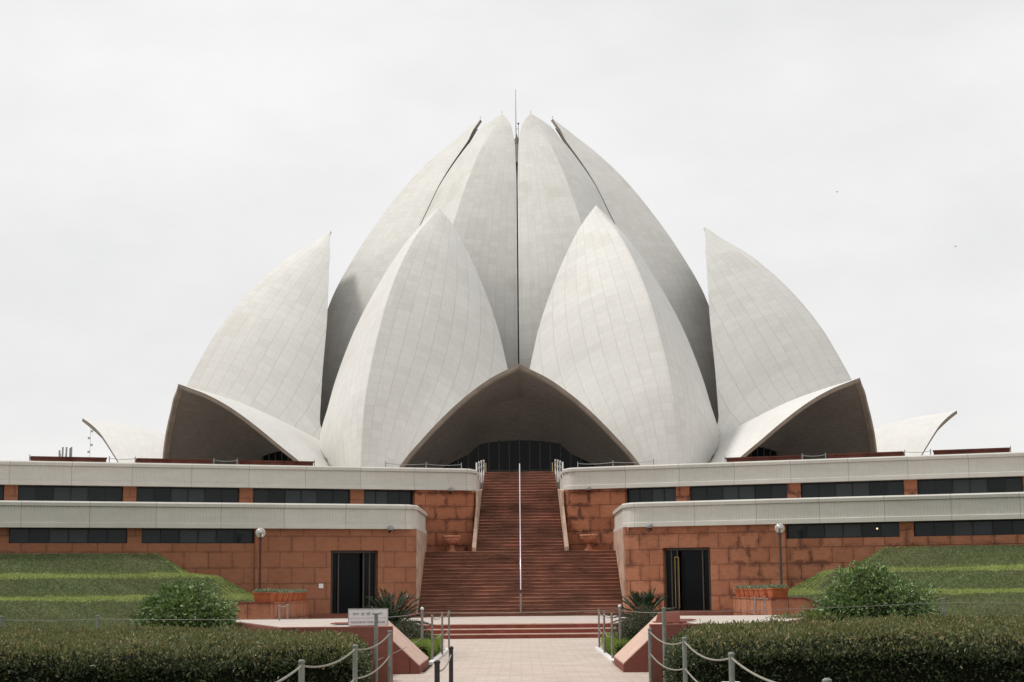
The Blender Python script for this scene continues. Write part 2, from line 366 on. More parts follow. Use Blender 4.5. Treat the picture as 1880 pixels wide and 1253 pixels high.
# ------------------------------------------------------------------ the two wings
AL = R(20); TA = math.tan(AL); CA = math.cos(AL); SA = math.sin(AL)
LEN = 42.0
def wing(side):
    sn = 'left' if side < 0 else 'right'
    stone = SAND_L if side < 0 else SAND_R
    root = thing('terrace_wing', '%s red sandstone wing with cream parapet bands, %s of the staircase' % ('smooth' if side < 0 else 'dark stained', sn), 'building', (side * 4.3, Y(64.3), 0), 'wings flanking the staircase')
    def mk(Xc, dc):
        def F(s_, n_):                                  # n positive = towards the camera
            return (side * (Xc + s_ * CA - n_ * SA), Y(dc - s_ * SA - n_ * CA))
        return F
    def S(px, Xc, dc):
        q = px / FOC; dA = dc + TA * Xc; return (q * dA / (1 + TA * q) - Xc) / CA
    def sweep(name, path, prof, mat):
        # path: plan points, profile: (outward, z)
        P = [Vector((x, y, 0)) for x, y in path]; vs = []; fs = []; us = []; L = 0
        m = len(prof)
        for i, p in enumerate(P):
            if i: L += (P[i] - P[i - 1]).length
            us.append(L)
            d1 = (P[i] - P[i - 1]).normalized() if i else None
            d2 = (P[i + 1] - P[i]).normalized() if i < len(P) - 1 else None
            d1 = d1 or d2; d2 = d2 or d1
            n1 = Vector((d1.y, -d1.x, 0)); n2 = Vector((d2.y, -d2.x, 0))
            bs = (n1 + n2).normalized(); k = 1 / max(.3, bs.dot(n1))
            for o_, z in prof: vs.append(p + bs * (o_ * k * sgn) + Vector((0, 0, z)))
        for i in range(len(P) - 1):
            for j in range(m):
                fs.append((i * m + j, i * m + (j + 1) % m, (i + 1) * m + (j + 1) % m, (i + 1) * m + j))
        fs.append(tuple(range(m))); fs.append(tuple(range((len(P) - 1) * m, len(P) * m))[::-1])
        me = bpy.data.meshes.new(name); me.from_pydata([tuple(v) for v in vs], [], fs)
        bm = bmesh.new(); bm.from_mesh(me); lay = bm.loops.layers.uv.new('UVMap'); bm.verts.ensure_lookup_table()
        zmin = min(z for _, z in prof)
        for f in bm.faces:
            for l in f.loops:
                i = l.vert.index; l[lay].uv = (us[i // m], prof[i % m][1] - zmin)
        bmesh.ops.recalc_face_normals(bm, faces=bm.faces); bm.to_mesh(me); bm.free(); me.materials.append(mat)
        o = bpy.data.objects.new(name, me); C.objects.link(o); o.parent = root; o.matrix_parent_inverse = Matrix.Translation(root.location).inverted()
        return o
    sgn = 1 if side < 0 else -1
    # ---- lower storey
    Xc, dc = 4.33, 64.3
    F = mk(Xc, dc); s = lambda px: S(px, Xc, dc)
    strips = [(485, 689), (717, 925)]
    a, b = s(485), s(689); per = s(717) - s(485); sw = b - a
    strips = [(a + per * k, a + per * k + sw) for k in range(4)]
    dr = (s(259), s(345)); z_top = 3.95
    wl = MB()
    wl.frame_box(F, 0, dr[0], -1.2, 0, .2, z_top)
    wl.frame_box(F, dr[1], a - .05, -1.2, 0, .2, z_top)
    wl.frame_box(F, dr[0], dr[1], -1.2, 0, 3.09, z_top)
    # side wall facing the stair and its small chamfer
    wl.prism([(side * 4.18, Y(64.55)), F(0, 0), F(0, -1.2), (side * 4.18, Y(66.2))], .2, z_top)
    wl.build('wall', stone, root)
    ch = MB(); ch.box(*(sorted((side * 4.135, side * 4.178))), Y(64.56), Y(71.9), .3, z_top); ch.build('cheek_wall', CHEEK, root)
    rc = MB(); rc.frame_box(F, a - .05, LEN, -.62, -.10, .0, 3.36)
    rc.build('window_wall', SAND_R if side > 0 else SAND_L, root)
    for k in range(4): MB().frame_box(F, strips[k][1] + .02, strips[k + 1][0] - .02 if k < 3 else LEN, -.52, -.16, 3.361, z_top).build('pillar', stone, root)
    MB().prism([F(1.0, -.4), F(LEN, -.4), F(LEN, -13), (side * 4.4, Y(77))], 4.1, 4.45).build('lower_roof', PLAZA, root)
    MB().prism([F(1.0, -.9), F(LEN, -.9), F(LEN, -7.6), (side * 4.25, Y(73))], .5, 3.9).build('core', BLACK, root) if False else None
    prof = lambda z0, z1: [(-.30, z0), (.10, z0), (.10, z0 + .17), (.05, z0 + .19), (.05, z1 - .20), (.12, z1 - .175), (.135, z1 - .06), (.09, z1 - .012), (.03, z1), (-.30, z1)]
    def back(x, d): return (side * x, Y(d))
    e1 = F(LEN, .12); c1 = F(.42, .12)
    sweep('lower_parapet', [e1, c1, F(.14, .03), back(4.24, 64.85), back(4.24, 72.4)], prof(3.93, 4.91), BAND)
    def window(F, s0, s1, z0, z1, n, nn=-.30):
        fr = MB(); t = .035
        fr.frame_box(F, s0, s1, nn, nn + .05, z0, z0 + .03); fr.frame_box(F, s0, s1, nn, nn + .05, z1 - .06, z1)
        for k in range(n + 1):
            x = s0 + (s1 - s0) * k / n; fr.frame_box(F, max(s0, x - t / 2), min(s1, x + t / 2), nn + .003, nn + .06, z0 + .031, z1 - .061)
        fo = fr.build('window', FRAME, root)
        gl = MB()
        for k in range(n):
            x0 = s0 + (s1 - s0) * k / n; x1 = s0 + (s1 - s0) * (k + 1) / n
            gl.frame_box(F, x0 + t / 2 + .001, x1 - t / 2 - .001, nn + .012, nn + .02 + random.uniform(0, .008), z0 + .031, z1 - .061)
        go = gl.build('pane', GLASS, fo)
        go.matrix_parent_inverse = Matrix.Identity(4); go.location = (0, 0, 0)
        go.parent = fo
        bk = MB().frame_box(F, s0 - .04, s1 + .04, nn - .3, nn - .01, z0 - .02, z1 + .1)
        return fo
    for (p0, p1) in strips: window(F, p0, p1, 3.37, 3.93, 6, -.34)
    # ---- doorway
    dw = MB(); d0, d1 = dr; wd = d1 - d0
    dw.frame_box(F, d0 + .01, d1 - .01, -1.9, -1.21, .3, 3.2)
    do = dw.build('door_recess', BLACK, root)
    df = MB()
    df.frame_box(F, d0 + .004, d1 - .004, -.36, -.30, 2.99, 3.08)
    for x in (.0, .13, .26, .80, .94):
        df.frame_box(F, d0 + .006 + wd * x * .985, d0 + .006 + wd * x * .985 + .05, -.36, -.29, .64, 2.989)
    door = df.build('door', BRONZE, root)
    gp = MB()
    for x0, x1, dn in ((.02, .13, 0), (.15, .26, .0), (.29, .80, -.25), (.83, .94, 0)):
        gp.frame_box(F, d0 + wd * x0 + .02, d0 + wd * x1, -.35 + dn, -.33 + dn, .66, 2.98)
    g1 = gp.build('glass_panel', DGLASS, door); g1.matrix_parent_inverse = Matrix.Identity(4)
    sf = MB(); 
    if side > 0:
        hd = MB()
        for x in (.23, .31): hd.tube([(*F(d0 + wd * x, -.18), .72), (*F(d0 + wd * x, -.18), 2.72)], .016)
        hd.tube([(*F(d0 + wd * .23, -.18), 2.72), (*F(d0 + wd * .31, -.18), 2.72)], .016)
        hd.tube([(*F(d0 + wd * .27, -.18), 2.72), (*F(d0 + wd * .27, -.30), 2.72)], .016)
        h = hd.build('handle', BRASS, door); h.matrix_parent_inverse = Matrix.Identity(4)
    MB().frame_box(F, -.4, a + .6, .01, .62, .455, .60).build('doorstep', SAND_RED, root)
    MB().frame_box(F, d0 - .3, d1 + .3, -1.2, .009, .456, .64).build('threshold', SAND_RED, root)
    # ---- upper storey
    Xu, du = 2.14, 72.0
    G = mk(Xu, du); s2 = lambda px: S(px, Xu, du)
    wu = MB(); e = s2(192)
    wu.frame_box(G, 0, e, -1.5, 0, 3.16, 5.93)
    wu.prism([(side * 1.99, Y(72.3)), G(0, 0), G(0, -1.5), (side * 1.99, Y(73.9))], 3.16, 5.93)
    wu.build('upper_wall', SAND_U, root)
    cw = MB()
    cw.prism([(side * 1.935, Y(70.5)), (side * 2.1, Y(70.5)), (side * 2.0, Y(72.31)), (side * 1.985, Y(79)), (side * 1.745, Y(79))], 3.16, 5.4) if False else None
    cw.add([(side * 1.95, Y(70.45), 3.16), (side * 2.13, Y(70.45), 3.16), (side * 2.13, Y(72.0), 3.16), (side * 1.75, Y(78.8), 3.16),
            (side * 1.95, Y(70.45), 3.42), (side * 2.13, Y(70.45), 3.42), (side * 2.0, Y(76.0), 6.2), (side * 1.75, Y(78.8), 7.3)],
           [(0, 1, 2, 3), (4, 5, 6, 7), (0, 1, 5, 4), (1, 2, 6, 5), (2, 3, 7, 6), (3, 0, 4, 7)]) if False else None
    poly = [(70.42, 3.16), (70.42, 3.34), (72.05, 5.2), (72.05, 5.88), (79, 6.4), (79, 3.16)]
    vs = [];
    for (dd, z) in poly: f_ = (dd - 70.42) / 8.6; vs.append((side * (1.94 - .19 * f_), Y(dd), z))
    for (dd, z) in poly: vs.append((side * 2.12 if dd < 72 else side * 1.985, Y(dd), z))
    n = len(poly)
    cw.add(vs, [tuple(range(n)), tuple(range(n, 2 * n))] + [(i, (i + 1) % n, n + (i + 1) % n, n + i) for i in range(n)])
    cw.build('stair_cheek', CHEEK, root)
    up = MB(); bounds = [192, 283, 309, 487, 513, 701, 727, 919]
    ss = [s2(p) for p in bounds]; per = ss[7] - ss[5]; wdt = ss[7] - ss[6]
    wins = [(ss[0], ss[1], 4), (ss[2], ss[3], 6), (ss[4], ss[5], 6), (ss[6], ss[7], 6)]
    while wins[-1][1] + per < LEN: wins.append((wins[-1][0] + per, wins[-1][1] + per, 6))
    for k, (p0, p1, nn_) in enumerate(wins):
        nx = wins[k + 1][0] if k < len(wins) - 1 else LEN
        MB().frame_box(G, p1 + .02, nx - .02, -.6, -.18, 4.46, 5.93).build('upper_pillar', stone, root)
        window(G, p0 + (.02 if k == 0 else 0), p1, 4.55, 5.90, nn_, -.40)
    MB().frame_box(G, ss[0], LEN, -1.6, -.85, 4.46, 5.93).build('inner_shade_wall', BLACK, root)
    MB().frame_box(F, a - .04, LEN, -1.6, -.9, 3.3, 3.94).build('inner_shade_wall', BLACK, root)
    MB().prism([G(.3, -.2), G(LEN, -.2), (side * 42, Y(66.2)), (side * 33.9, Y(66.2)), (side * 2.1, Y(78.7))], 6.0, 6.55).build('upper_roof', PLAZA, root)
    sweep('upper_parapet', [G(LEN, .12), G(.40, .12), G(.14, .02), back(2.06, 72.55), back(1.97, 76.2)], prof(5.91, 6.89), BAND)
    return root, F, G, s, s2
WL = wing(-1); WR = wing(1)

# ------------------------------------------------------------------ temple petals
def pol(r, th, z): t = R(th); return Vector((r * math.sin(t), -r * math.cos(t), z))
def resample(pts, n):
    P = [Vector(p) for p in pts]
    # Catmull-Rom densify then resample by arc length
    dense = []
    for i in range(len(P) - 1):
        p0 = P[i - 1] if i else P[0] * 2 - P[1]; p1 = P[i]; p2 = P[i + 1]; p3 = P[i + 2] if i + 2 < len(P) else P[-1] * 2 - P[-2]
        for k in range(12):
            t = k / 12; dense.append(.5 * ((2 * p1) + (p2 - p0) * t + (2 * p0 - 5 * p1 + 4 * p2 - p3) * t * t + (3 * p1 - p0 - 3 * p2 + p3) * t ** 3))
    dense.append(P[-1]); L = [0]
    for i in range(1, len(dense)): L.append(L[-1] + (dense[i] - dense[i - 1]).length)
    out = []; j = 0
    for k in range(n + 1):
        q = L[-1] * k / n
        while j < len(L) - 2 and L[j + 1] < q: j += 1
        f = (q - L[j]) / max(1e-9, L[j + 1] - L[j]); out.append(dense[j].lerp(dense[j + 1], min(1, max(0, f))))
    return out, L[-1]
outer_ridge = [(17.5, 30.3), (19.2, 29), (20.7, 28), (21.95, 27), (24, 25), (25.7, 23), (27.1, 21), (28.2, 19), (29.2, 17), (30, 15), (30.5, 13), (30.75, 11), (30.85, 9.2), (30.85, 7.1)]
outer_edge = [(17.5, 0, 30.3), (17.85, 2, 29.6), (18.1, 3.6, 29), (18.4, 5.8, 28), (18.8, 7.6, 27), (19.15, 9.25, 26), (19.85, 12, 24), (20.5, 14.25, 22), (21.2, 16.1, 20), (21.8, 17.4, 18), (22.3, 18.5, 16), (22.7, 19.3, 14), (23, 19.95, 12.5), (25.3, 14, 11.3), (27.3, 8.6, 9.8), (28.7, 5.2, 8.5), (29.5, 2.9, 7.1)]
inner_ridge = [(3.6, 41.55), (5.4, 40), (7.7, 38), (9.7, 36), (11.4, 34), (12.9, 32), (14.3, 30), (15.55, 28), (16.7, 26), (17.6, 24), (18.9, 20), (19.7, 16), (20, 12), (20, 7)]
inner_edge = [(3.4, 1.22, 41.55), (4.35, .76, 40.8), (5.25, .46, 40), (6.0, .28, 39), (6.9, .16, 38), (8.6, .10, 36), (10.1, .05, 34), (11.3, .05, 32), (12.5, .05, 30), (13.6, .05, 28), (14.5, .05, 26), (15.3, .05, 24), (16.5, .05, 20), (17.3, .05, 16), (17.6, .05, 12), (17.6, .05, 7)]
rim = [(36, 0, 15.45), (35.55, 1.25, 15.12), (35.05, 2.95, 14.66), (34.48, 4.8, 14.0), (34.0, 6.7, 13.2), (33.5, 8.8, 12.2), (33.0, 10.85, 11.15), (32.4, 13.1, 10.0), (31.72, 15.1, 8.8), (30.9, 17.2, 7.1)]
ent_ridge = [(36, 15.45), (32.5, 14.95), (29, 14.2), (26, 13.4), (23, 12.5)]
def loft_half(A, Bc, NT, NW, bulge, cols, rowh, sgn):
    """surface between a ridge and an edge, both lists of NT+1 points; returns verts, faces, uvs"""
    vs = []; uv = []; L = 0
    for i in range(NT + 1):
        if i: L += (A[i] - A[i - 1]).length
        wd = (Bc[i] - A[i]).length
        tA = (A[min(i + 1, NT)] - A[max(i - 1, 0)]).normalized()
        d = (Bc[i] - A[i]); nn = d.cross(tA) * -sgn
        nn = nn.normalized() if nn.length > 1e-6 else Vector((0, 0, 0))
        for j in range(NW + 1):
            f = j / NW; p = A[i].lerp(Bc[i], f) + nn * (bulge * wd * 4 * f * (1 - f))
            vs.append(p); uv.append((sgn * f * cols, L / rowh))
    return vs, uv
def make_shell(name, halves, NT, NW, thick, mats, parent, label=None):
    """halves: list of (vs, uv); merged into one solid shell with UVs"""
    bm = bmesh.new(); lay = bm.loops.layers.uv.new('UVMap')
    for vs, uv, flip in halves:
        bv = [bm.verts.new(v) for v in vs]
        for i in range(NT):
            for j in range(NW):
                q = [i * (NW + 1) + j, i * (NW + 1) + j + 1, (i + 1) * (NW + 1) + j + 1, (i + 1) * (NW + 1) + j]
                if flip: q = q[::-1]
                pts = [vs[k] for k in q]
                if len({tuple(round(c, 4) for c in p) for p in pts}) < 3: continue
                try: fc = bm.faces.new([bv[k] for k in q])
                except ValueError: continue
                for l, k in zip(fc.loops, q): l[lay].uv = uv[k]
                fc.smooth = True
    bmesh.ops.remove_doubles(bm, verts=bm.verts, dist=.003)
    me = bpy.data.meshes.new(name); bm.to_mesh(me); bm.free()
    for m_ in mats: me.materials.append(m_)
    o = bpy.data.objects.new(name, me); C.objects.link(o)
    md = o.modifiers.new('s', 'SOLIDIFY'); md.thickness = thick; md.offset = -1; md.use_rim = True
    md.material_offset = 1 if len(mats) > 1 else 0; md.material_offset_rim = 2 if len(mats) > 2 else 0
    bpy.context.view_layer.update()
    me2 = bpy.data.meshes.new_from_object(o.evaluated_get(bpy.context.evaluated_depsgraph_get()))
    o.modifiers.clear(); o.data = me2; me2.name = name
    ang = [e for e in me2.edges]
    o.parent = parent
    if label: o['label'] = label
    return o
def sharp(o, a=28):
    bm = bmesh.new(); bm.from_mesh(o.data)
    for e in bm.edges:
        if e.is_manifold and e.calc_face_angle(0) > R(a): e.smooth = False
    bm.to_mesh(o.data); bm.free()
temple = thing('petal_temple', 'white marble temple shaped as an opening flower of pointed petal shells', 'temple', (0, 0, 7.2))
NT, NW = 64, 10
def petal_proto(kind):
    halves = []
    for sg in (1, -1):
        if kind == 'outer':
            A, _ = resample([pol(r, 0, z) for r, z in outer_ridge], NT); B_, _ = resample([pol(r, sg * a, z) for r, a, z in outer_edge], NT)
            vs, uv = loft_half(A, B_, NT, NW, .055, 3.5, 1.15, sg)
        elif kind == 'inner':
            A, _ = resample([pol(r, 0, z) for r, z in inner_ridge], NT)
            E_ = []
            for rho, g_, z in inner_edge:
                a = R(sg * 20); base = Vector((rho * math.sin(a), -rho * math.cos(a), z)); side = Vector((-math.cos(a), -math.sin(a), 0)) * sg
                E_.append(base + side * g_)
            B_, _ = resample(E_, NT); vs, uv = loft_half(A, B_, NT, NW, .03, 3.0, 1.15, sg)
        else:
            rg, _ = resample([pol(r, 0, z) for r, z in ent_ridge], NW)
            rm, _ = resample([pol(r, sg * a, z) for r, a, z in rim], NT)
            jn, _ = resample([pol(23, 0, 12.5)] + [pol(r, sg * (20 - a), z - .05) for r, a, z in outer_edge[13:]], NT)
            f0 = rm[-1]; f1 = jn[-1]; vs = []; uv = []
            cr_ = [p - rm[0].lerp(f0, i / NT) for i, p in enumerate(rm)]; cj = [p - jn[0].lerp(f1, i / NT) for i, p in enumerate(jn)]
            for i in range(NT + 1):
                t = i / NT
                for j in range(NW + 1):
                    q = j / NW; base = rg[j].lerp(f0.lerp(f1, q), t)
                    dv = cr_[i] * (1 - q) + cj[i] * q
                    up = Vector((0, 0, 1)) * (.9 * 4 * q * (1 - q) * t * (1 - t) * 2.2)
                    vs.append(base + dv + up); uv.append((sg * q * 5, t * 14))
        if kind == 'outer':
            foot = Vector((0, -30.8, 4.5)); uv = []
            for v in vs:
                rr = (v - foot).length; uv.append((v.x / (1.95 * math.sin(math.pi * min(.97, rr / 31)) + .2) + 40, rr * 1.05 / 1.15))
        halves.append((vs, uv, sg < 0))
    return halves
def rotv(halves, th):
    rt = Matrix.Rotation(R(th), 3, 'Z'); return [([rt @ v for v in vs], uv, fl) for vs, uv, fl in halves]
protos = {k: petal_proto(k) for k in ('inner', 'outer', 'entrance')}
# decide the winding once: outside must face away from the axis / up
def outward(h):
    vs, uv, fl = h[0]; i = (NT // 2) * (NW + 1) + NW // 2
    a, b, c_ = vs[i], vs[i + 1], vs[i + NW + 1]; n_ = (b - a).cross(c_ - a)
    if fl: n_ = -n_
    ref = Vector((a.x, a.y, 12)); return n_.dot(ref) > 0
for k in protos:
    if not outward(protos[k]): protos[k] = [(vs, uv, not fl) for vs, uv, fl in protos[k]]
base_obj = {}
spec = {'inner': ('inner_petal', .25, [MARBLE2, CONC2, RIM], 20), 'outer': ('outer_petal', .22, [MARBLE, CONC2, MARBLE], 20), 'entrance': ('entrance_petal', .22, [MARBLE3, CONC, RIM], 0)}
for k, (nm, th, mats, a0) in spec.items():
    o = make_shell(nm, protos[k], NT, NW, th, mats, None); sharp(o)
    for i in range(9):
        c_ = o if i == 0 else o.copy()
        if i: C.objects.link(c_)
        c_.rotation_euler = (0, 0, R(a0 + 40 * i)); c_.parent = temple; c_.matrix_parent_inverse = Matrix.Translation((0, 0, -7.2))
    base_obj[k] = o
def lip_mesh():
    mb = MB()
    for vs, uv, fl in protos['entrance']:
        A = []; 
        for i in range(0, NT + 1, 2):
            p0 = vs[i * (NW + 1)]; p1 = vs[i * (NW + 1) + 1]; k = min(NT, i + 1); q0 = vs[(k if k != i else i - 1) * (NW + 1)]
            t = (p1 - p0); L = t.length
            if L < 1e-4: continue
            t /= L; al = (q0 - p0) if k != i else (p0 - q0)
            n_ = t.cross(al).normalized()
            if n_.z < 0: n_ = -n_
            A.append((p0 + t * .02 - n_ * .225, p0 + t * .38 - n_ * .225, n_))
        v_ = []
        for a, b, n_ in A: v_ += [a, b, b - n_ * .05, a - n_ * .05]
        f_ = []
        for i in range(len(A) - 1):
            for k in range(4): f_.append((4 * i + k, 4 * i + (k + 1) % 4, 4 * i + 4 + (k + 1) % 4, 4 * i + 4 + k))
        mb.add(v_, f_)
    return mb
lp_ = lip_mesh().build('rim_lip', RIM, temple); lp_.matrix_parent_inverse = Matrix.Translation((0, 0, -7.2))
for i in range(1, 9):
    a = lp_.copy(); C.objects.link(a); a.rotation_euler = (0, 0, R(40 * i))
bvs = []
for k_, a_ in (('entrance', 0), ('outer', 20), ('outer', -20)):
    me_ = base_obj[k_].data; rt_ = Matrix.Rotation(R(a_), 3, 'Z'); bvs.append(BVHTree.FromPolygons([rt_ @ v.co for v in me_.vertices], [tuple(p.vertices) for p in me_.polygons]))
# bright narrow strip just inside the rim: a slightly proud lip on the underside
def under(x, y):
    hs = [b_.ray_cast(Vector((x, y, 3)), Vector((0, 0, 1))) for b_ in bvs]; hs = [h[0].z for h in hs if h[0]]; return min(hs) if hs else None
# glazed screens under the entrance shells
def screen_parts(parent, th):
    yy = -25.9; fr = MB(); gl = MB(); xs_ = np.arange(-8.4, 8.41, .7)
    for i in range(len(xs_) - 1):
        x0, x1 = float(xs_[i]), float(xs_[i + 1]); h0 = under(x0, yy); h1 = under(x1, yy)
        if h0 is None or h1 is None: continue
        gl.add([(x0, yy, 7.2), (x1, yy, 7.2), (x1, yy, h1 + .05), (x0, yy, h0 + .05)], [(0, 1, 2, 3)])
        fr.box(x0 - .04, x0 + .04, yy - .10, yy - .005, 7.2, h0 + .03)
    for zz in (9.45,):
        fr.box(-7.6, 7.6, yy - .085, yy - .01, zz, zz + .08)
    f_ = fr.build('glazed_screen', m_flat('screen_frame', (.05, .055, .055), .5, .3).m, parent); g_ = gl.build('screen_glass', DGLASS, f_)
    g_.matrix_parent_inverse = Matrix.Identity(4)
    return f_, g_
def spandrel(parent):
    """vault that carries the underside of the entrance shell down to the arch of the glazed screen"""
    mb = MB(); T = []; n = 6
    for x in np.linspace(-8.3, 8.3, 61):
        q = 1 - (x / 8.2) ** 2; a = 7.2 + 4.35 * math.sqrt(max(0, q)); xu = float(x) * 1.04; h = under(xu, -29.6)
        if h is None: continue
        row = []
        for k in range(n + 1):
            f = k / n; X_ = float(x) + (xu - float(x)) * f; Y_ = -25.9 - 3.7 * f; u_ = under(X_, Y_)
            if u_ is None: row = None; break
            row.append((X_, Y_, min(u_ + .01, a + (h + .05 - a) * (f ** .8))))
        if row: T.append(row)
    vs = [p for r_ in T for p in r_]; m = n + 1
    fs = [(i * m + k, (i + 1) * m + k, (i + 1) * m + k + 1, i * m + k + 1) for i in range(len(T) - 1) for k in range(n)]
    vs2 = [(x, y + .02, z + .06) for x, y, z in vs]; o_ = len(vs)
    mb.add(vs + vs2, fs + [tuple(v + o_ for v in f[::-1]) for f in fs]); return mb.build('entrance_vault', CONC, parent, smooth=True)
sp_ = spandrel(temple); sp_.matrix_parent_inverse = Matrix.Translation((0, 0, -7.2))
for i in range(1, 9):
    a = sp_.copy(); C.objects.link(a); a.rotation_euler = (0, 0, R(40 * i))
f_, g_ = screen_parts(temple, 0)
f_.matrix_parent_inverse = Matrix.Translation((0, 0, -7.2))
for i in range(1, 9):
    a = f_.copy(); C.objects.link(a); b = g_.copy(); C.objects.link(b); b.parent = a; a.rotation_euler = (0, 0, R(40 * i))
# entrance door frames (brass pull bars)
for x in (-2.05, -1.8, 1.75, 2.0): MB().tube([(x, -50, 7.2), (x, -50, 8.15)], .025).build('threshold_post', BRASS, temple)
# dark strips closing the slots between inner petals
sl_ = MB()
pr = [(r - .55, z) for r, g2, z in inner_edge if z < 38.5]
for (r0, z0), (r1, z1) in zip(pr, pr[1:]):
    pass
def slot():
    mb = MB(); P = [(r - .42, z) for r, g2, z in inner_edge if z <= 37]
    vs = []
    for r, z in P: vs += [(-.5, -r, z), (.5, -r, z)]
    mb.add(vs, [(2 * i, 2 * i + 1, 2 * i + 3, 2 * i + 2) for i in range(len(P) - 1)])
    return mb
so_ = slot().build('slot_glazing', GLASS, temple); so_.matrix_parent_inverse = Matrix.Translation((0, 0, -7.2))
for i in range(1, 9):
    a = so_.copy(); C.objects.link(a); a.rotation_euler = (0, 0, R(40 * i))
hub = MB().lathe([(2.6, 35.5), (2.6, 37.2), (1.3, 38.5), (.36, 39.75), (.28, 39.95), (.02, 40.7)], n=9).build('roof_finial', m_flat('grey_brown_lead', (.22, .19, .165), .6, .3).m, temple)
rod = MB().tube([(-.05, 0, 40.5), (-.05, 0, 44.8)], [.035, .014]); rod.tube([(.16, 0, 40.2), (.16, 0, 41.6)], .02); rod.sphere((.16, 0, 41.68), .09, 6)
rod.tube([(-.05, 0, 41.2), (.16, 0, 41.2)], .018)
rod.build('lightning_rod', BRONZE, temple)
for i in range(9):
    dl = MB(); p = pol(3.6, 20 + 40 * i, 41.6); dl.tube([p, p + Vector((0, 0, .2))], .02, 5); dl.build('tip_light', GREYM, temple)

# ------------------------------------------------------------------ planted slopes beside the wings
def prof_z(wd):
    P = [(-5, 2.98), (.35, 2.95), (1.85, 2.18), (2.25, 2.06), (3.75, 1.38), (4.15, 1.27), (6.2, .25), (7.2, .02), (40, -.05)]
    for (a, z0), (b, z1) in zip(P, P[1:]):
        if wd <= b: return z0 + (z1 - z0) * (wd - a) / (b - a)
    return P[-1][1]
def is_ledge(wd): return 1.80 < wd < 2.28 or 3.70 < wd < 4.18
SIDE = [(0, .9), (4.9, 1.0), (5.6, 1.27), (6.39, 1.38), (7.66, 2.06), (8.8, 2.18), (10.03, 2.95), (99, 2.98)]
def side_z(q):
    for (a, z0), (b, z1) in zip(SIDE, SIDE[1:]):
        if q <= b: return z0 + (z1 - z0) * (q - a) / (b - a)
def berm(side):
    W_ = WL if side < 0 else WR; F = W_[1]
    vs = []; fs = []; mats = []; ns = 150; nw = 70
    def nv(a): return .02 * math.sin(a * .9) + .012 * math.sin(a * 3.1 + 1)
    def sq(ss, wn): return ss - wn * .364 + .12 * math.sin(wn * 1.3)
    def hz(ss, wn):
        a = prof_z(wn + nv(ss)); b = side_z(sq(ss, wn)); k = .10
        h = max(0, k - abs(a - b)) / k; return min(a, b) - h * h * k * .25
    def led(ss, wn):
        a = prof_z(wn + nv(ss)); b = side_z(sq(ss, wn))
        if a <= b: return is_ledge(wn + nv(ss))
        q = sq(ss, wn); return 5.6 < q < 6.5 or 7.5 < q < 8.95 or (math.sin(ss * 13 + wn * 7) > .1)  # side face borrows the ledge tone, so its brighter light is painted too
    def s_min(wn): return (8.80 - 4.33) / .94 + wn * .364
    for i in range(ns + 1):
        for j in range(nw + 1):
            wn = -.09 + 8.0 * j / nw; s0 = s_min(wn); ss = s0 + (41.5 - s0) * (i / ns) ** 1.6
            x, y = F(ss, wn); vs.append((x, y, hz(ss, wn) + .012 * math.sin(ss * 5 + wn * 4) + .02 * math.sin(ss * 1.1 + wn * 2.3)))
    me = bpy.data.meshes.new('grass_bank')
    for i in range(ns):
        for j in range(nw):
            fs.append((i * (nw + 1) + j, i * (nw + 1) + j + 1, (i + 1) * (nw + 1) + j + 1, (i + 1) * (nw + 1) + j))
            wn = -.09 + 8.0 * (j + .5) / nw; s0 = s_min(wn); ss = s0 + (41.5 - s0) * ((i + .5) / ns) ** 1.6
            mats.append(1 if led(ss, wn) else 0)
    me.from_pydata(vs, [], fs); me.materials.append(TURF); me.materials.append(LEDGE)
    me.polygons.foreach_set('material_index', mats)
    bm = bmesh.new(); bm.from_mesh(me); bmesh.ops.recalc_face_normals(bm, faces=bm.faces)
    if sum(f.normal.z for f in bm.faces) < 0: bmesh.ops.reverse_faces(bm, faces=bm.faces)
    for f in bm.faces: f.smooth = True
    bm.to_mesh(me); bm.free()
    o = bpy.data.objects.new('grass_bank', me); C.objects.link(o)
    tag(o, 'stepped grass bank in three tiers against the %s wing' % ('left' if side < 0 else 'right'), 'grass bank', kind='structure')
    n = 75000; wn = rng.random(n) * 6.6; ss = 4.76 + wn * .364 + (24 - 4.76) * rng.random(n)
    pos = []
    for a, b in zip(ss, wn): x, y = F(a, b); pos.append((x, y, hz(a, b)))
    dry = fbm(np.array(pos)[:, 0] * .5, np.array(pos)[:, 1] * .8, 5) + rng.normal(size=n) * .25
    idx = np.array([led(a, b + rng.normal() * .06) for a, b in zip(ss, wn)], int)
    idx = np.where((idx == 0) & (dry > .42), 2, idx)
    return o, np.array(pos), idx
def fbm(x, y, k=0):
    return (np.sin(x * 1.3 + k) * np.sin(y * 1.7 + k * 2) * .5 + np.sin(x * 3.1 + y * 2.3 + k) * .3 + np.sin(x * 7.3 - y * 5.1 + k * 3) * .2)
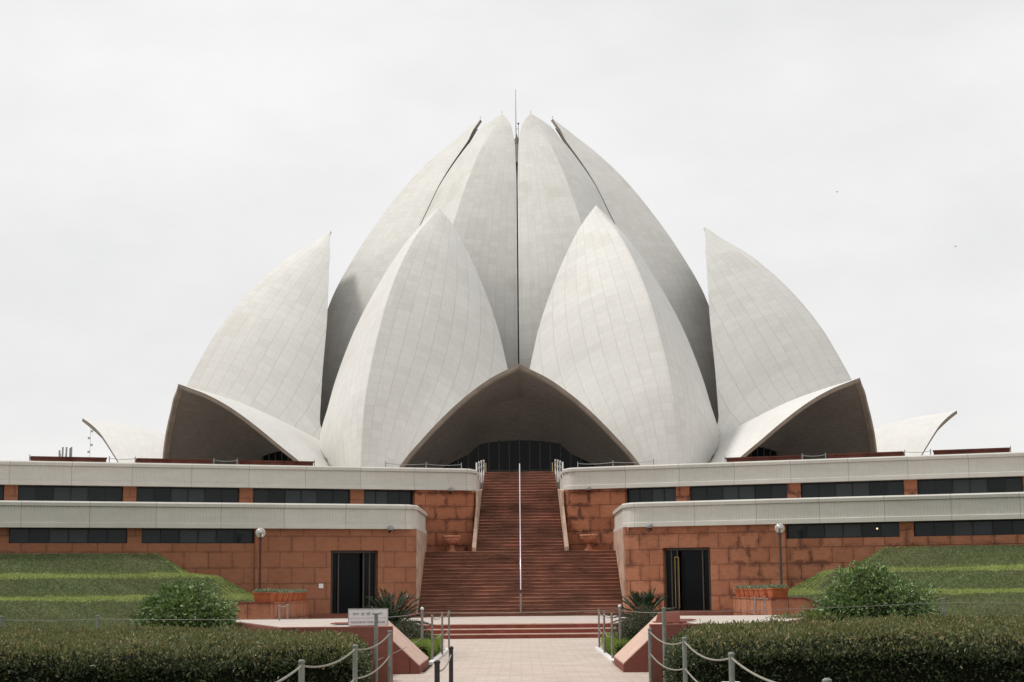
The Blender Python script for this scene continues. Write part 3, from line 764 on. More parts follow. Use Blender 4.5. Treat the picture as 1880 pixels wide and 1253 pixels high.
def leaf_mesh(name, P, N_, L, Wd, mat, parent=None, fold=.25, droop=.6, matindex=None, mats=None):
    """one mesh of many small rhombic leaves: P positions, N_ directions the leaf points to"""
    n = len(P); P = np.asarray(P, float); N_ = np.asarray(N_, float)
    N_ = N_ / np.maximum(1e-6, np.linalg.norm(N_, axis=1))[:, None]
    L = np.broadcast_to(L, n) * (0.7 + .6 * rng.random(n)); Wd = np.broadcast_to(Wd, n) * (0.7 + .6 * rng.random(n))
    rnd = rng.normal(size=(n, 3)); sd_ = np.cross(N_, rnd); sd_ /= np.maximum(1e-6, np.linalg.norm(sd_, axis=1))[:, None]
    up = np.cross(sd_, N_)
    mid = P + N_ * (L * .5)[:, None]; tip = P + N_ * L[:, None] - up * (L * .12)[:, None]
    a = mid + sd_ * (Wd * .5)[:, None] + up * (Wd * fold)[:, None]; b = mid - sd_ * (Wd * .5)[:, None] + up * (Wd * fold)[:, None]
    V = np.stack([P, a, tip, b], 1).reshape(-1, 3)
    me = bpy.data.meshes.new(name); me.vertices.add(4 * n); me.vertices.foreach_set('co', V.ravel())
    idx = np.arange(n) * 4
    tri = np.stack([idx, idx + 1, idx + 2, idx, idx + 2, idx + 3], 1).ravel()
    me.loops.add(6 * n); me.loops.foreach_set('vertex_index', tri.astype(np.int32))
    me.polygons.add(2 * n); me.polygons.foreach_set('loop_start', (np.arange(2 * n) * 3).astype(np.int32))
    try: me.polygons.foreach_set('loop_total', np.full(2 * n, 3, np.int32))
    except Exception: pass
    for m_ in (mats or [mat]): me.materials.append(m_)
    if matindex is not None: me.polygons.foreach_set('material_index', np.repeat(matindex, 2).astype(np.int32))
    me.update(); me.validate()
    o = bpy.data.objects.new(name, me); C.objects.link(o)
    if parent: o.parent = parent; o.matrix_parent_inverse = Matrix.Translation(parent.location).inverted()
    return o
L_GRASS = m_leaf('grass_blade', (0.104, 0.138, 0.056), (0.156, 0.194, 0.083), (0.273, 0.319, 0.155), .8, .1, .1)
L_GRASS2 = m_leaf('sunlit_grass_blade', (0.272, 0.319, 0.098), (0.332, 0.391, 0.128), (0.469, 0.525, 0.194), .8, .1, .1)  # ledge blades, brightened to carry the sunlit look in their colour
L_GRASS3 = m_leaf('dry_grass_blade', (.169, .150, .072), (.221, .195, .104), (.312, .273, .156), .85, .1, .1)
for side in (-1, 1):
    o, pos, led = berm(side)
    nd = rng.normal(size=pos.shape) * .45 + np.array([0, 0, 1.0])
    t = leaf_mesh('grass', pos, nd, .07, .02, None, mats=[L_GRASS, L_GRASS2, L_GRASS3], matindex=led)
    tag(t, 'short mown grass blades covering the %s bank' % ('left' if side < 0 else 'right'), 'grass', kind='stuff')

# ------------------------------------------------------------------ hedges
def fbm(x, y, k=0):
    return (np.sin(x * 1.3 + k) * np.sin(y * 1.7 + k * 2) * .5 + np.sin(x * 3.1 + y * 2.3 + k) * .3 + np.sin(x * 7.3 - y * 5.1 + k * 3) * .2)
def hedge(label, X0, X1, d0, d1, h, n_leaf, seed, leafL=.064, name='hedge', hvar=.06, round_=.35, mats=(L_HEDGE, L_NEW), newtop=.75):
    fx0 = np.vectorize(X0 if callable(X0) else (lambda d: X0)); fx1 = np.vectorize(X1 if callable(X1) else (lambda d: X1))
    root = thing(name, label, 'hedge', (float(fx0(d0) + fx1(d0)) / 2, Y((d0 + d1) / 2), 0))
    wmax = float(fx1(d0) - fx0(d0)); nx = max(6, int(wmax / .2)); ny = max(4, int((d1 - d0) / .2))
    def top(x, d):
        e = np.minimum(np.minimum(x - fx0(d), fx1(d) - x), np.minimum(d - d0, d1 - d)); e = np.clip(e / round_, 0, 1)
        return (h + hvar * fbm(x, d, seed) + hvar * .5 * fbm(x * 2.7, d * 2.1, seed + 4)) * (1 - .28 * (1 - e) ** 2)
    core = MB(); vs = []; gy = np.linspace(d0 + .10, d1 - .10, ny)
    for d in gy:
        a, b = float(fx0(d)) + .1, float(fx1(d)) - .1
        for x in np.linspace(a, b, nx): vs.append((float(x), Y(d), float(top(x, d)) - .10))
    core.add(vs, [(j * nx + i, j * nx + i + 1, (j + 1) * nx + i + 1, (j + 1) * nx + i) for j in range(ny - 1) for i in range(nx - 1)])
    ring = [(j * nx + i) for j, i in [(0, i) for i in range(nx)] + [(j, nx - 1) for j in range(1, ny)] + [(ny - 1, i) for i in range(nx - 2, -1, -1)] + [(j, 0) for j in range(ny - 2, 0, -1)]]
    rv = [(core.v[k][0], core.v[k][1], -.03) for k in ring]; o0 = len(core.v); core.v += rv; m = len(ring)
    core.f += [(ring[k], ring[(k + 1) % m], o0 + (k + 1) % m, o0 + k) for k in range(m)]
    core.build('branches', HEDGE_CORE, root)  # closed dark core added under the leaves to occlude, no twigs modelled
    Af = wmax * h; Ae = (d1 - d0) * h; At = wmax * (d1 - d0) * .75; T_ = Af + 2 * Ae * .7 + At
    n1 = int(n_leaf * Af / T_); n2 = int(n_leaf * Ae * .7 / T_); n3 = max(0, n_leaf - n1 - 2 * n2)
    P = []; Nn = []
    def addp(x, d, z, nrm, k=.75):
        P.append(np.stack([x, Y(d), z], 1)); Nn.append(np.broadcast_to(nrm, (len(x), 3)) + rng.normal(size=(len(x), 3)) * k)
    a0, b0 = float(fx0(d0)), float(fx1(d0))
    x = a0 + (b0 - a0) * rng.random(n1); z = rng.random(n1) ** .8; tz = top(x, np.full(n1, d0 + .12)); bul = .09 * fbm(x * 2, z * 4, seed) + .05
    addp(x, d0 + .06 - bul + rng.random(n1) * .14 + .22 * np.clip(z - .75, 0, 1), z * tz, np.array([0, -1, .45]))
    for fx, sg in ((fx0, -1), (fx1, 1)):
        d = d0 + (d1 - d0) * rng.random(n2); z = rng.random(n2) ** .8; xe = fx(d); tz = top(xe - sg * .12, d); bul = .08 * fbm(d * 2, z * 4, seed)
        addp(xe + sg * (bul - .02) - sg * rng.random(n2) * .14 - sg * .2 * np.clip(z - .75, 0, 1), d, z * tz, np.array([sg, 0, .45]))
    u = rng.random(n3); d = d0 + (d1 - d0) * u ** 1.25; a = fx0(d); x = a + (fx1(d) - a) * rng.random(n3); tz = top(x, d)
    shoot = (rng.random(n3) ** 8) * .05
    addp(x, d, tz - rng.random(n3) * .08 + .03 * rng.random(n3) + shoot, np.array([0, -.15, 1.0]))
    P = np.concatenate(P); Nn = np.concatenate(Nn)
    new = (P[:, 2] / (h + .001) + rng.normal(size=len(P)) * .10 > newtop + .1)
    leaf_mesh('foliage', P[~new], Nn[~new], leafL, leafL * .42, mats[0], root)
    leaf_mesh('new_growth', P[new], Nn[new], leafL * .95, leafL * .36, mats[1], root)
    return root
HL = lambda d: -.0945 * d if d < 25.7 else -4.35 - (d - 25.7) * .35
HR = lambda d: .0905 * d if d < 25.7 else 4.45 + (d - 25.7) * .35
hedge('long clipped dark hedge with brownish new tips, left of the path', -11.5, HL, 20.0, 29.6, .87, 105000, 1, hvar=.10)
hedge('long clipped dark hedge with pale new tips, right of the path', HR, 11.5, 20.4, 29.6, .95, 105000, 2, round_=.6, hvar=.10)
hedge('low clipped hedge strip between the leafy bush and the left red platform', -6.6, -4.15, 29.9, 31.4, .86, 5000, 3)
hedge('low clipped hedge strip behind the right hedge beside the red platform', 4.6, 6.4, 29.9, 31.2, 1.0, 4500, 4)
hedge('small bright green box hedge beside the path, left side', -2.65, -1.97, 35.6, 41.6, .40, 9000, 5, .035, hvar=.02, round_=.1, mats=(L_LIGHT, L_LIGHT))
hedge('small bright green box hedge beside the path, right side', 2.05, 2.7, 36.4, 42.2, .38, 8000, 6, .035, hvar=.02, round_=.1, mats=(L_LIGHT, L_LIGHT))

# ------------------------------------------------------------------ bushes
def bush(name, label, X, d, rx, ry, z0, z1, n, leafL, mat, seed, spread=.16, clumps=26, stem=True, top_pt=.5):
    root = thing(name, label, 'bush', (X, Y(d), 0))
    r = np.random.default_rng(seed)
    cz = (z0 + z1) / 2; rz = (z1 - z0) / 2
    # clump centres on a flattened dome with uneven outline
    cc = []
    while len(cc) < clumps:
        v = r.normal(size=3); v /= np.linalg.norm(v); v[2] = abs(v[2]) * 1.0 if r.random() < .75 else v[2]
        k = .55 + .38 * r.random(); wz = z0 + rz * .75 + v[2] * (z1 - z0 - rz * .75) * k
        sh = 1 - max(0, (wz - z0) / (z1 - z0)) ** 2 * top_pt
        cc.append((X + v[0] * rx * k * sh, Y(d) + v[1] * ry * k * sh, wz, (.24 + .20 * r.random())))
    for _ in range(clumps // 2):
        v = r.normal(size=3); v /= np.linalg.norm(v); v[2] = abs(v[2]); k = .98 + .18 * r.random(); wz = z0 + (z1 - z0) * (.25 + .75 * v[2] * k); sh = 1 - max(0, (wz - z0) / (z1 - z0)) ** 2 * top_pt * .8
        cc.append((X + v[0] * rx * k * sh, Y(d) + v[1] * ry * k * sh, wz, .07 + .07 * r.random()))
    wt = np.array([c_[3] ** 2 for c_ in cc]); wt /= wt.sum(); pick = r.choice(len(cc), n, p=wt)
    P = []; Nn = []
    for k in range(n):
        c_ = cc[pick[k]]; v = r.normal(size=3); v /= np.linalg.norm(v); rr = c_[3] * rx * (.55 + .55 * r.random())
        p = np.array([c_[0] + v[0] * rr, c_[1] + v[1] * rr, c_[2] + v[2] * rr * .8])
        if p[2] < .04: continue
        P.append(p); Nn.append(v * 1.0 + np.array([0, 0, -.15]) + r.normal(size=3) * .55)
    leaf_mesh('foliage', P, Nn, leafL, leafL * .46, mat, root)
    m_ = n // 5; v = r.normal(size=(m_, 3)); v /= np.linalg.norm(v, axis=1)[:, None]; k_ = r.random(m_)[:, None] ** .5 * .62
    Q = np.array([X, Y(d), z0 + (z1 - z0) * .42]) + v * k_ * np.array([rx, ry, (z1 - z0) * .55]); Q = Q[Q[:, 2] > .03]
    leaf_mesh('inner_foliage', Q, r.normal(size=Q.shape), leafL * 1.5, leafL * .9, L_HEDGE, root)  # darker leaves inside paint the self-shadowing of the bush
    tw = MB()
    for c_ in cc:
        b0 = Vector((X + r.normal() * .05, Y(d) + r.normal() * .05, 0)); e_ = Vector(c_[:3]); mid = b0.lerp(e_, .5) + Vector((0, 0, .12))
        tw.tube([b0, mid, e_], [.022, .014, .005], 5)
    for c_ in cc:
        q = Vector(c_[:3])
        for _ in range(7):
            v = Vector(r.normal(size=3)).normalized() * c_[3] * rx * 1.0; tw.tube([q, q + v], [.006, .002], 4)
    tw.build('branches', BARK, root)
    return root
bush('leafy_bush', 'rounded glossy leafy bush rising above the left hedge', -6.43, 31.0, 1.12, .9, .2, 1.62, 17000, .088, L_BUSH, 3, clumps=46)
bush('leafy_bush', 'wide glossy leafy bush with loose top rising above the right hedge', 6.78, 31.0, 1.28, .95, .25, 1.88, 20000, .088, L_BUSH, 9, clumps=50, top_pt=.7)
bush('round_bush', 'small round dark bush behind the left sloping red wedge', -2.72, 38.5, .62, 1.4, .0, .82, 7000, .045, L_HEDGE, 12, clumps=30, top_pt=.2)
bush('round_bush', 'rounded dark bush behind the right sloping red wedge', 2.85, 38.0, .72, 1.5, .0, 1.12, 9000, .045, L_HEDGE, 15, clumps=34, top_pt=.2)
bush('yellow_shrub', 'small yellow green shrub at the foot of the right leafy bush', 5.55, 30.6, .35, .3, .5, 1.12, 1200, .05, L_LIGHT, 21, clumps=9)

# cycads
def cycad(label, X, d, h0, Lf, n, seed):
    root = thing('cycad', label, 'palm', (X, Y(d), 0)); r = random.Random(seed)
    MB().lathe([(.16, 0), (.18, h0 * .5), (.13, h0)], X, Y(d), 0, 12).build('trunk', BARK, root)
    P = []; Nn = []; rach = MB()
    for k in range(n):
        az = 2 * math.pi * k / n * 2.618 + r.uniform(-.1, .1); el = R(r.uniform(8, 75)); L = Lf * r.uniform(.85, 1.1)
        pts = []
        for i in range(9):
            t = i / 8; hh = math.cos(el) * L * t; zz = h0 + math.sin(el) * L * t - .38 * L * t * t * (1.2 - el * .5)
            pts.append(Vector((X + math.cos(az) * hh, Y(d) + math.sin(az) * hh, zz)))
        rach.tube(pts, [.010 - .0008 * i for i in range(9)], 4)
        sdv = Vector((-math.sin(az), math.cos(az), 0))
        for i in range(46):
            t = .12 + .88 * i / 45; a = pts[min(7, int(t * 8))].lerp(pts[min(8, int(t * 8) + 1)], t * 8 - int(t * 8)) if t < 1 else pts[8]
            fw = (pts[min(8, int(t * 8) + 1)] - pts[max(0, int(t * 8) - 1)]).normalized()
            for sg in (-1, 1): P.append(tuple(a)); Nn.append(tuple(sdv * sg + fw * .9 + Vector((0, 0, .25))))
    leaf_mesh('fronds', P, Nn, .15, .016, L_PALM, root, fold=.1)
    rach.build('frond_stems', L_PALM, root); return root
cycad('dark green cycad with spreading fronds beside the left red platform', -3.3, 41.0, .55, 1.2, 54, 2)
cycad('dark green cycad with spreading fronds beside the right red platform', 3.35, 44.0, .62, 1.05, 54, 5)

# ------------------------------------------------------------------ red platforms with sloping wedges
def platform(side):
    root = thing('stone_platform', 'low red stone platform with pale top and sloping wedge, %s of the path' % ('left' if side < 0 else 'right'), 'platform', (side * 4, Y(30), 0))
    q = lambda x: side * x
    def P(pts): return [(q(x), Y(d)) for x, d in pts]
    out = 3.92 if side < 0 else 4.1
    MB().prism(P([(2.10, 26.3), (out, 26.3), (out, 26.57), (2.10, 26.57)]), -.03, .985).build('front_wall', SAND_RED, root, bevel=.008)
    MB().prism(P([(2.86, 26.575), (out, 26.575), (out + 1.2, 30.3), (6.4, 34), (2.86, 34)]), -.03, .965).build('wall', SAND_RED, root, bevel=.008)
    MB().prism(P([(2.89, 26.60), (out - .04, 26.60), (out + 1.15, 30.3), (6.3, 33.95), (2.89, 33.95)]), .968, .976).build('top_slab', PLAZA, root)
    MB().extr_xz([(q(2.858), -.03), (q(1.92), -.03), (q(1.92), .14), (q(2.858), 1.0)], Y(30.6), Y(33.7)).build('wedge', SAND_RED, root)
    sl_z = lambda x: .14 + (x - 1.92) * .86 / .938
    MB().extr_xz([(q(1.925), sl_z(1.925) + .004), (q(2.856), sl_z(2.856) + .004), (q(2.856), sl_z(2.856) + .03), (q(1.925), sl_z(1.925) + .03)], Y(30.61), Y(33.69)).build('wedge_cap', PINK, root)
    # three low steps behind, leading to the doorway side
    return root
platform(-1); platform(1)
# low parapet walls with planters beside the doors
def planter_wall(side):
    root = thing('planter_wall', 'low red stone parapet wall with sloping end, below the %s grass bank' % ('left' if side < 0 else 'right'), 'wall', (side * 8.6, Y(56), .4))
    q = lambda x: side * x
    MB().box(*sorted((q(8.15), q(8.75))), Y(53.2), Y(62.0), .3, 1.13).build('long_wall', SAND_R, root)
    MB().box(*sorted((q(8.12), q(8.78))), Y(53.15), Y(61.9), 1.133, 1.17).build('coping', SAND_R, root)
    MB().extr_xz([(q(8.15), .3), (q(10.6), .0), (q(10.6), .62), (q(9.25), 1.15), (q(8.15), 1.15)], Y(52.6), Y(53.145)).build('end_wall', SAND_R, root)
    MB().extr_xz([(q(9.22), 1.155), (q(10.62), .63), (q(10.62), .67), (q(9.23), 1.195), (q(8.12), 1.195), (q(8.12), 1.155)], Y(52.57), Y(53.13)).build('sloping_coping', STEPRED, root)
    n = 7
    for k in range(n):
        dd = 53.25 + k * 1.22; x0, x1 = 8.17, 8.73
        if k == 0: dd = 52.62
        tb = thing('planter_box', '%s terracotta trough %s on the %s parapet wall' % (('nearest', 'second', 'third', 'fourth', 'fifth', 'sixth', 'farthest')[k], 'of low grey green plants', 'left' if side < 0 else 'right'), 'planter', (q(8.45), Y(dd + .5), 1.2), 'terracotta troughs on the parapet walls')
        z0 = 1.20 if k == 0 else 1.175; e = 1.05
        b = MB(); a = [(x0 + .05, dd + .04), (x1 - .05, dd + .04), (x1 - .05, dd + e - .04), (x0 + .05, dd + e - .04)]; c_ = [(x0, dd), (x1, dd), (x1, dd + e), (x0, dd + e)]
        b.add([(q(x), Y(d), z0) for x, d in a] + [(q(x), Y(d), z0 + .26) for x, d in c_], [(0, 1, 2, 3), (4, 5, 6, 7)] + [(i, (i + 1) % 4, 4 + (i + 1) % 4, 4 + i) for i in range(4)])
        b.build('trough', TERRA, tb)
        r_ = MB(); r_.box(*sorted((q(x0 - .02), q(x1 + .02))), Y(dd - .02), Y(dd + e + .02), z0 + .261, z0 + .30); r_.build('rim', TERRA, tb, bevel=.006)
        m = 420; P = np.stack([q(x0) + side * rng.random(m) * .56, Y(dd) + rng.random(m) * e, z0 + .28 + rng.random(m) * .07], 1)
        leaf_mesh('plants', P, rng.normal(size=(m, 3)) * .6 + np.array([0, 0, .9]), .09, .035, L_SUCC, tb)
planter_wall(-1); planter_wall(1)

# ------------------------------------------------------------------ stone urns on the landing
def urn(side):
    root = thing('stone_urn', 'carved red stone urn on the landing, %s of the upper stairs' % ('left' if side < 0 else 'right'), 'urn', (side * 3.03, Y(70.9), 3.15), 'stone urns on the landing')
    x, y = side * 3.03, Y(70.9)
    MB().lathe([(.22, 0), (.22, .05), (.13, .09), (.10, .2), (.11, .30), (.16, .33)], x, y, 3.149, 24).build('pedestal', TERRA if False else PINKR, root, smooth=False)
    pr = [(.10, .331), (.20, .36), (.31, .44), (.375, .54), (.39, .63)]
    b = MB(); n = 48; o = 0; vs = []
    for r, z in pr:
        for k in range(n): q = 2 * math.pi * k / n; rr = r * (1 + (.03 if k % 2 else -.01)); vs.append((x + rr * math.cos(q), y + rr * math.sin(q), 3.15 + z))
    b.add(vs, [(i * n + k, i * n + (k + 1) % n, (i + 1) * n + (k + 1) % n, (i + 1) * n + k) for i in range(len(pr) - 1) for k in range(n)])
    b.build('bowl', PINKR, root)
    MB().lathe([(.39, .632), (.42, .65), (.42, .70), (.39, .72), (.34, .72), (.30, .66)], x, y, 3.15, 32).build('rim', PINKR, root)
PINKR = m_flat('carved_red_stone', (.50, .22, .14), .8, .15, var=.2, scale=6).m
urn(-1); urn(1)

# ------------------------------------------------------------------ centre handrail and top railings
hr = thing('centre_handrail', 'polished steel handrail running down the middle of the staircase', 'handrail', (0, Y(70), 3.15))
def zs(d): return .45 + .5 * (d - 64.7) if d < 70.1 else (3.15 if d < 70.55 else 3.15 + .5 * (d - 70.55))
pt = [(0, Y(64.9), zs(64.9) + .95), (0, Y(70.1), zs(70.1) + .9), (0, Y(70.6), zs(70.6) + .9), (0, Y(78.3), 7.58)]
MB().tube(pt, .025, 10).build('rail', BRIGHT, hr, smooth=True)
for d, h in ((66.8, .93), (68.6, .91), (70.35, .89), (72.4, .80), (74.5, .72), (76.6, .62), (78.2, .56)):
    MB().tube([(0, Y(d), zs(d)), (0, Y(d), zs(d) + h)], .024).build('post', BRIGHT, hr)
MB().tube([(0, Y(64.9), .45), (0, Y(64.9), 1.36)], .045).build('foot_post', STEELB, hr)
def top_rail(side):
    root = thing('chain_railing', 'white post and chain railing at the head of the stairs, %s side' % ('left' if side < 0 else 'right'), 'railing', (side * 1.85, Y(75), 6.9), 'chain railings at the stair head')
    ps = []
    for k, d in enumerate((73.0, 74.6, 76.3, 78.3)):
        x = side * (1.97 - .07 * k); z0 = 6.55 if d < 76.4 else 6.0; zt = 7.25 + .18 * k
        MB().tube([(x, Y(d), z0), (x, Y(d), zt)], .035).build('post', WHITE, root); ps.append((x, Y(d), zt))
    for a, b in zip(ps, ps[1:]):
        for dz in (.06, .32):
            c_ = MB(); A = Vector(a) - Vector((0, 0, dz)); B_ = Vector(b) - Vector((0, 0, dz)); c_.tube([A.lerp(B_, t / 8) - Vector((0, 0, .22 * 4 * (t / 8) * (1 - t / 8))) for t in range(9)], .016, 6); c_.build('chain', BLACK, root)
    G = (WL if side < 0 else WR)[2]
    prev = None
    return root
top_rail(-1); top_rail(1)
def edge_rail(side):
    G = (WL if side < 0 else WR)[2]; s2 = (WL if side < 0 else WR)[4]
    root = thing('terrace_railing', 'thin post and wire railing along the upper parapet of the %s wing' % ('left' if side < 0 else 'right'), 'railing', (*G(8, -.5), 6.5), 'wire railings on the parapets')
    P = []
    for px in (100, 165, 240, 372, 515, 558, 704, 752, 900, 1000, 1100):
        ss = s2(px); x, y = G(ss, -.55); MB().tube([(x, y, 6.55), (x, y, 7.20)], .022).build('post', GREYM, root); P.append((x, y, 7.12))
    for i, (a, b) in enumerate(zip(P, P[1:])):
        if i not in (0, 1, 4, 6): continue
        A = Vector(a); B_ = Vector(b); MB().tube([A.lerp(B_, t / 6) - Vector((0, 0, .05 * 4 * (t / 6) * (1 - t / 6))) for t in range(7)], .012, 5).build('wire', GREYM, root)
    for k, (a, b) in enumerate(((371, 508), (560, 698), (756, 896))):
        x0, x1 = s2(a), s2(b)
        pb = thing('roof_planter', 'long dark red planter %s on the %s wing roof' % (('nearest the stairs', 'in the middle', 'farthest from the stairs')[k], 'left' if side < 0 else 'right'), 'planter', (*G((x0 + x1) / 2, -1.2), 6.55), 'long red planters on the wing roofs')
        MB().frame_box(G, x0, x1, -1.6, -.9, 6.552, 7.10).build('box', DRED, pb, bevel=.01)
        MB().frame_box(G, x0 - .03, x1 + .03, -1.63, -.87, 7.101, 7.17).build('lip', DRED, pb)
edge_rail(-1); edge_rail(1)

# ------------------------------------------------------------------ lamps
def m_globe():
    m = Mat('clear_globe', .05, .5); t = m.t
    tr = m.n('ShaderNodeBsdfTransparent', {'Color': (.93, .93, .93)}); gl = m.n('ShaderNodeBsdfGlossy', {'Color': (1, 1, 1), 'Roughness': .08})
    df = m.n('ShaderNodeBsdfDiffuse', {'Color': (.85, .83, .80)})
    lw = m.n('ShaderNodeLayerWeight', {'Blend': .35}).outputs['Facing']
    a = m.n('ShaderNodeMixShader', {0: m.math('ADD', m.math('MULTIPLY', lw, .5), .18), 1: tr.outputs[0], 2: df.outputs[0]})
    b = m.n('ShaderNodeMixShader', {0: .12, 1: a.outputs[0], 2: gl.outputs[0]})
    t.links.new(b.outputs[0], t.nodes['Material Output'].inputs[0]); return m.m
GLOBE = m_globe()
def lamp(side, px):
    d = 60.2; X = side * px / FOC * d
    root = thing('globe_lamp', 'clear globe lamp on a slim brown pole in front of the %s wing' % ('left' if side < 0 else 'right'), 'lamp', (X, Y(d), .45), 'globe lamps before the wings')
    p = MB().tube([(X, Y(d), .3), (X, Y(d), 3.50)], .045, 12); p.lathe([(.09, 3.47), (.09, 3.53)], X, Y(d), 0, 16); p.build('pole', m_flat('brown_pole', (.10, .035, .025), .5, .3).m if side < 0 else BRONZE, root)
    MB().sphere((X, Y(d), 3.70), .185, 14).build('globe', GLOBE, root, smooth=True)
    b = MB().tube([(X, Y(d), 3.53), (X, Y(d), 3.68)], .035, 10); b.build('lamp_holder', FRAME, root)
    MB().sphere((X, Y(d), 3.75), .06, 8).build('bulb', WHITE, root, smooth=True)
lamp(-1, 474); lamp(1, 473)
def spot(label, F, s_, z, n=.34):
    x, y = F(s_, n); root = thing('floodlight', label, 'floodlight', (x, y, z), 'small floodlights under the parapets')
    MB().lathe([(.02, .13), (.08, .11), (.115, .05), (.12, -.02), (.10, -.04)], x, y, z, 16).build('dome', GREYM, root, smooth=True)
    x2, y2 = F(s_, n - .2)
    MB().tube([(x, y, z - .041), (x2, y2, z - .12)], .04, 8).build('bracket', FRAME, root)
for side, W_ in ((-1, WL), (1, WR)):
    sn = 'left' if side < 0 else 'right'
    spot('small grey floodlight under the lower parapet of the %s wing' % sn, W_[1], W_[3](240), 3.92, .30)
    spot('small grey floodlight under the upper parapet of the %s wing' % sn, W_[2], W_[4](129), 5.90, .30)
F = WL[1]; s_ = WL[3](363)
wb = MB().frame_box(F, s_ - .09, s_ + .09, .002, .05, 1.62, 1.80).build('switch_box', WHITE, bevel=.008)
tag(wb, 'small white square box fixed on the sandstone wall beside the left doorway', 'wall box')

F = WR[1]; x, y = F(WR[3](649), -.24)
lb = thing('lit_bulb', 'tiny warm lit bulb in the lower window strip of the right wing', 'light bulb', (x, y, 3.70))
mg = Mat('warm_bulb', .4, .2); mg.col((.9, .7, .45)); mg.b.inputs['Emission Color'].default_value = (1, .72, .42, 1); mg.b.inputs['Emission Strength'].default_value = 1.6
MB().sphere((x, y, 3.69), .032, 8).build('bulb', mg.m, lb, smooth=True)
MB().tube([(x, y, 3.735), (x, y, 3.92)], .008, 5).build('cord', BLACK, lb)
# ------------------------------------------------------------------ rope fences
def sag(a, b, s_, n=14): 
    A, B_ = Vector(a), Vector(b); return [A.lerp(B_, t / n) - Vector((0, 0, s_ * 4 * (t / n) * (1 - t / n))) for t in range(n + 1)]
def post(root, x, d, z1, r=.026, mat=STEEL, z0=-.03, lean=0, cap=True):
    p = MB().tube([(x, Y(d), z0), (x + lean, Y(d), z1)], r, 12); o = p.build('post', mat, root)
    if cap:
        c_ = MB().lathe([(r + .004, -.012), (r + .006, .004), (r * .6, .016)], x + lean, Y(d), z1, 12).build('cap', mat, o); c_.matrix_parent_inverse = Matrix.Identity(4)
    return (x + lean, Y(d), z1)
def rope_fence(label, pts, r, mat, rope_r, levels, sg, z1=1.0, rmat=ROPE, name='rope_fence'):
    root = thing(name, label, 'fence', (pts[0][0], Y(pts[0][1]), 0))
    tops = [post(root, x, d, z1 if len(p_) < 1 else p_[0], r, mat) for x, d, *p_ in pts]
    for a, b in zip(tops, tops[1:]):
        for lv in levels:
            fa, fb = a[2] * lv, b[2] * lv; MB().tube(sag((a[0], a[1], fa), (b[0], b[1], fb), sg), rope_r, 6).build('rope', rmat, root, smooth=True)
    return root
rope_fence('grey post fence with sagging ropes running beside the left foreground hedge', [(-1.87, 5.6), (-1.86, 9.6), (-1.84, 13.6), (-1.76, 17.2), (-1.85, 22.8)], .026, STEEL, .0095, (.965, .66), .07)
rope_fence('grey post fence with sagging ropes running beside the right foreground hedge', [(1.95, 6.2), (1.93, 10.3), (1.86, 14.4), (1.88, 18.7), (1.81, 22.8)], .026, STEEL, .0095, (.965, .66), .09)
rope_fence('row of slim steel posts with ropes beside the path, left of the steps', [(-1.95, 35.5), (-1.87, 38.4), (-1.86, 41.8)], .024, STEELB, .009, (.97, .55), .08)
rope_fence('row of slim steel posts with ropes beside the path, right of the steps', [(1.99, 35.5), (1.97, 38.4), (2.01, 41.8)], .024, STEELB, .009, (.97, .55), .08)
rope_fence('pair of black posts joined by a rope standing on the path', [(-.69, 13.3, 1.0), (-.71, 16.4, 1.0)], .022, DPOST, .008, (.93, .56), .05)
# tall post line crossing behind the hedges, with one wire
def wire_fence(side):
    root = thing('wire_fence', 'row of tall grey posts and thin wires running along the back of the %s hedge' % ('left' if side < 0 else 'right'), 'fence', (side * 5, Y(28), 0))
    pts = [(2.26, 37.0, 1.10), (2.22, 24.8, 1.215), (7.75, 29.7, 1.14), (9.55, 29.9, 1.14), (13.2, 30.0, 1.14)] if side < 0 else [(2.26, 37.0, 1.12), (2.19, 24.8, 1.26), (7.83, 30.0, 1.32), (12.5, 30.5, 1.3)]
    T = []
    if side < 0: pts = [pts[0], pts[1], (7.85, 30.0, 1.14), (9.65, 30.0, 1.14), (13.2, 30.0, 1.14)]
    for x, d, z in pts: T.append(post(root, side * x, d, z, .03, STEEL if d < 35 else STEELB))
    for a, b in zip(T, T[1:]):
        for lv in ((.95, .42) if side < 0 else (.95,)):
            MB().tube(sag((a[0], a[1], a[2] * lv), (b[0], b[1], b[2] * lv), .02), .0045, 6).build('wire', WIRE, root)
    MB().sphere((T[0][0], T[0][1], T[0][2] + .03), .04, 6).build('knob', WHITE, root, smooth=True)
    return T[0]
ta = wire_fence(-1); tb = wire_fence(1)
cw = MB().tube(sag((ta[0], ta[1], 1.05), (tb[0], tb[1], 1.07), .03), .006, 6).build('barrier_wire', WIRE)
tag(cw, 'thin wire stretched across the path between the two white topped posts', 'wire')
for side in (-1, 1):
    root = thing('low_railing', 'short steel rail of two posts on top of the %s red platform' % ('left' if side < 0 else 'right'), 'railing', (side * 4.7, Y(33), 1))
    xs_ = ((-4.72, 31.6), (-4.85, 33.6)) if side < 0 else ((4.75, 32.8), (4.98, 33.0)); T = []
    for x, d in xs_: T.append(post(root, x, d, 1.36 if side > 0 else 1.28, .018, STEELB, .996))
    MB().tube(sag((*T[0][:2], T[0][2] - .02), (*T[1][:2], T[1][2] - .02), .01), .008, 6).build('wire', WIRE, root)

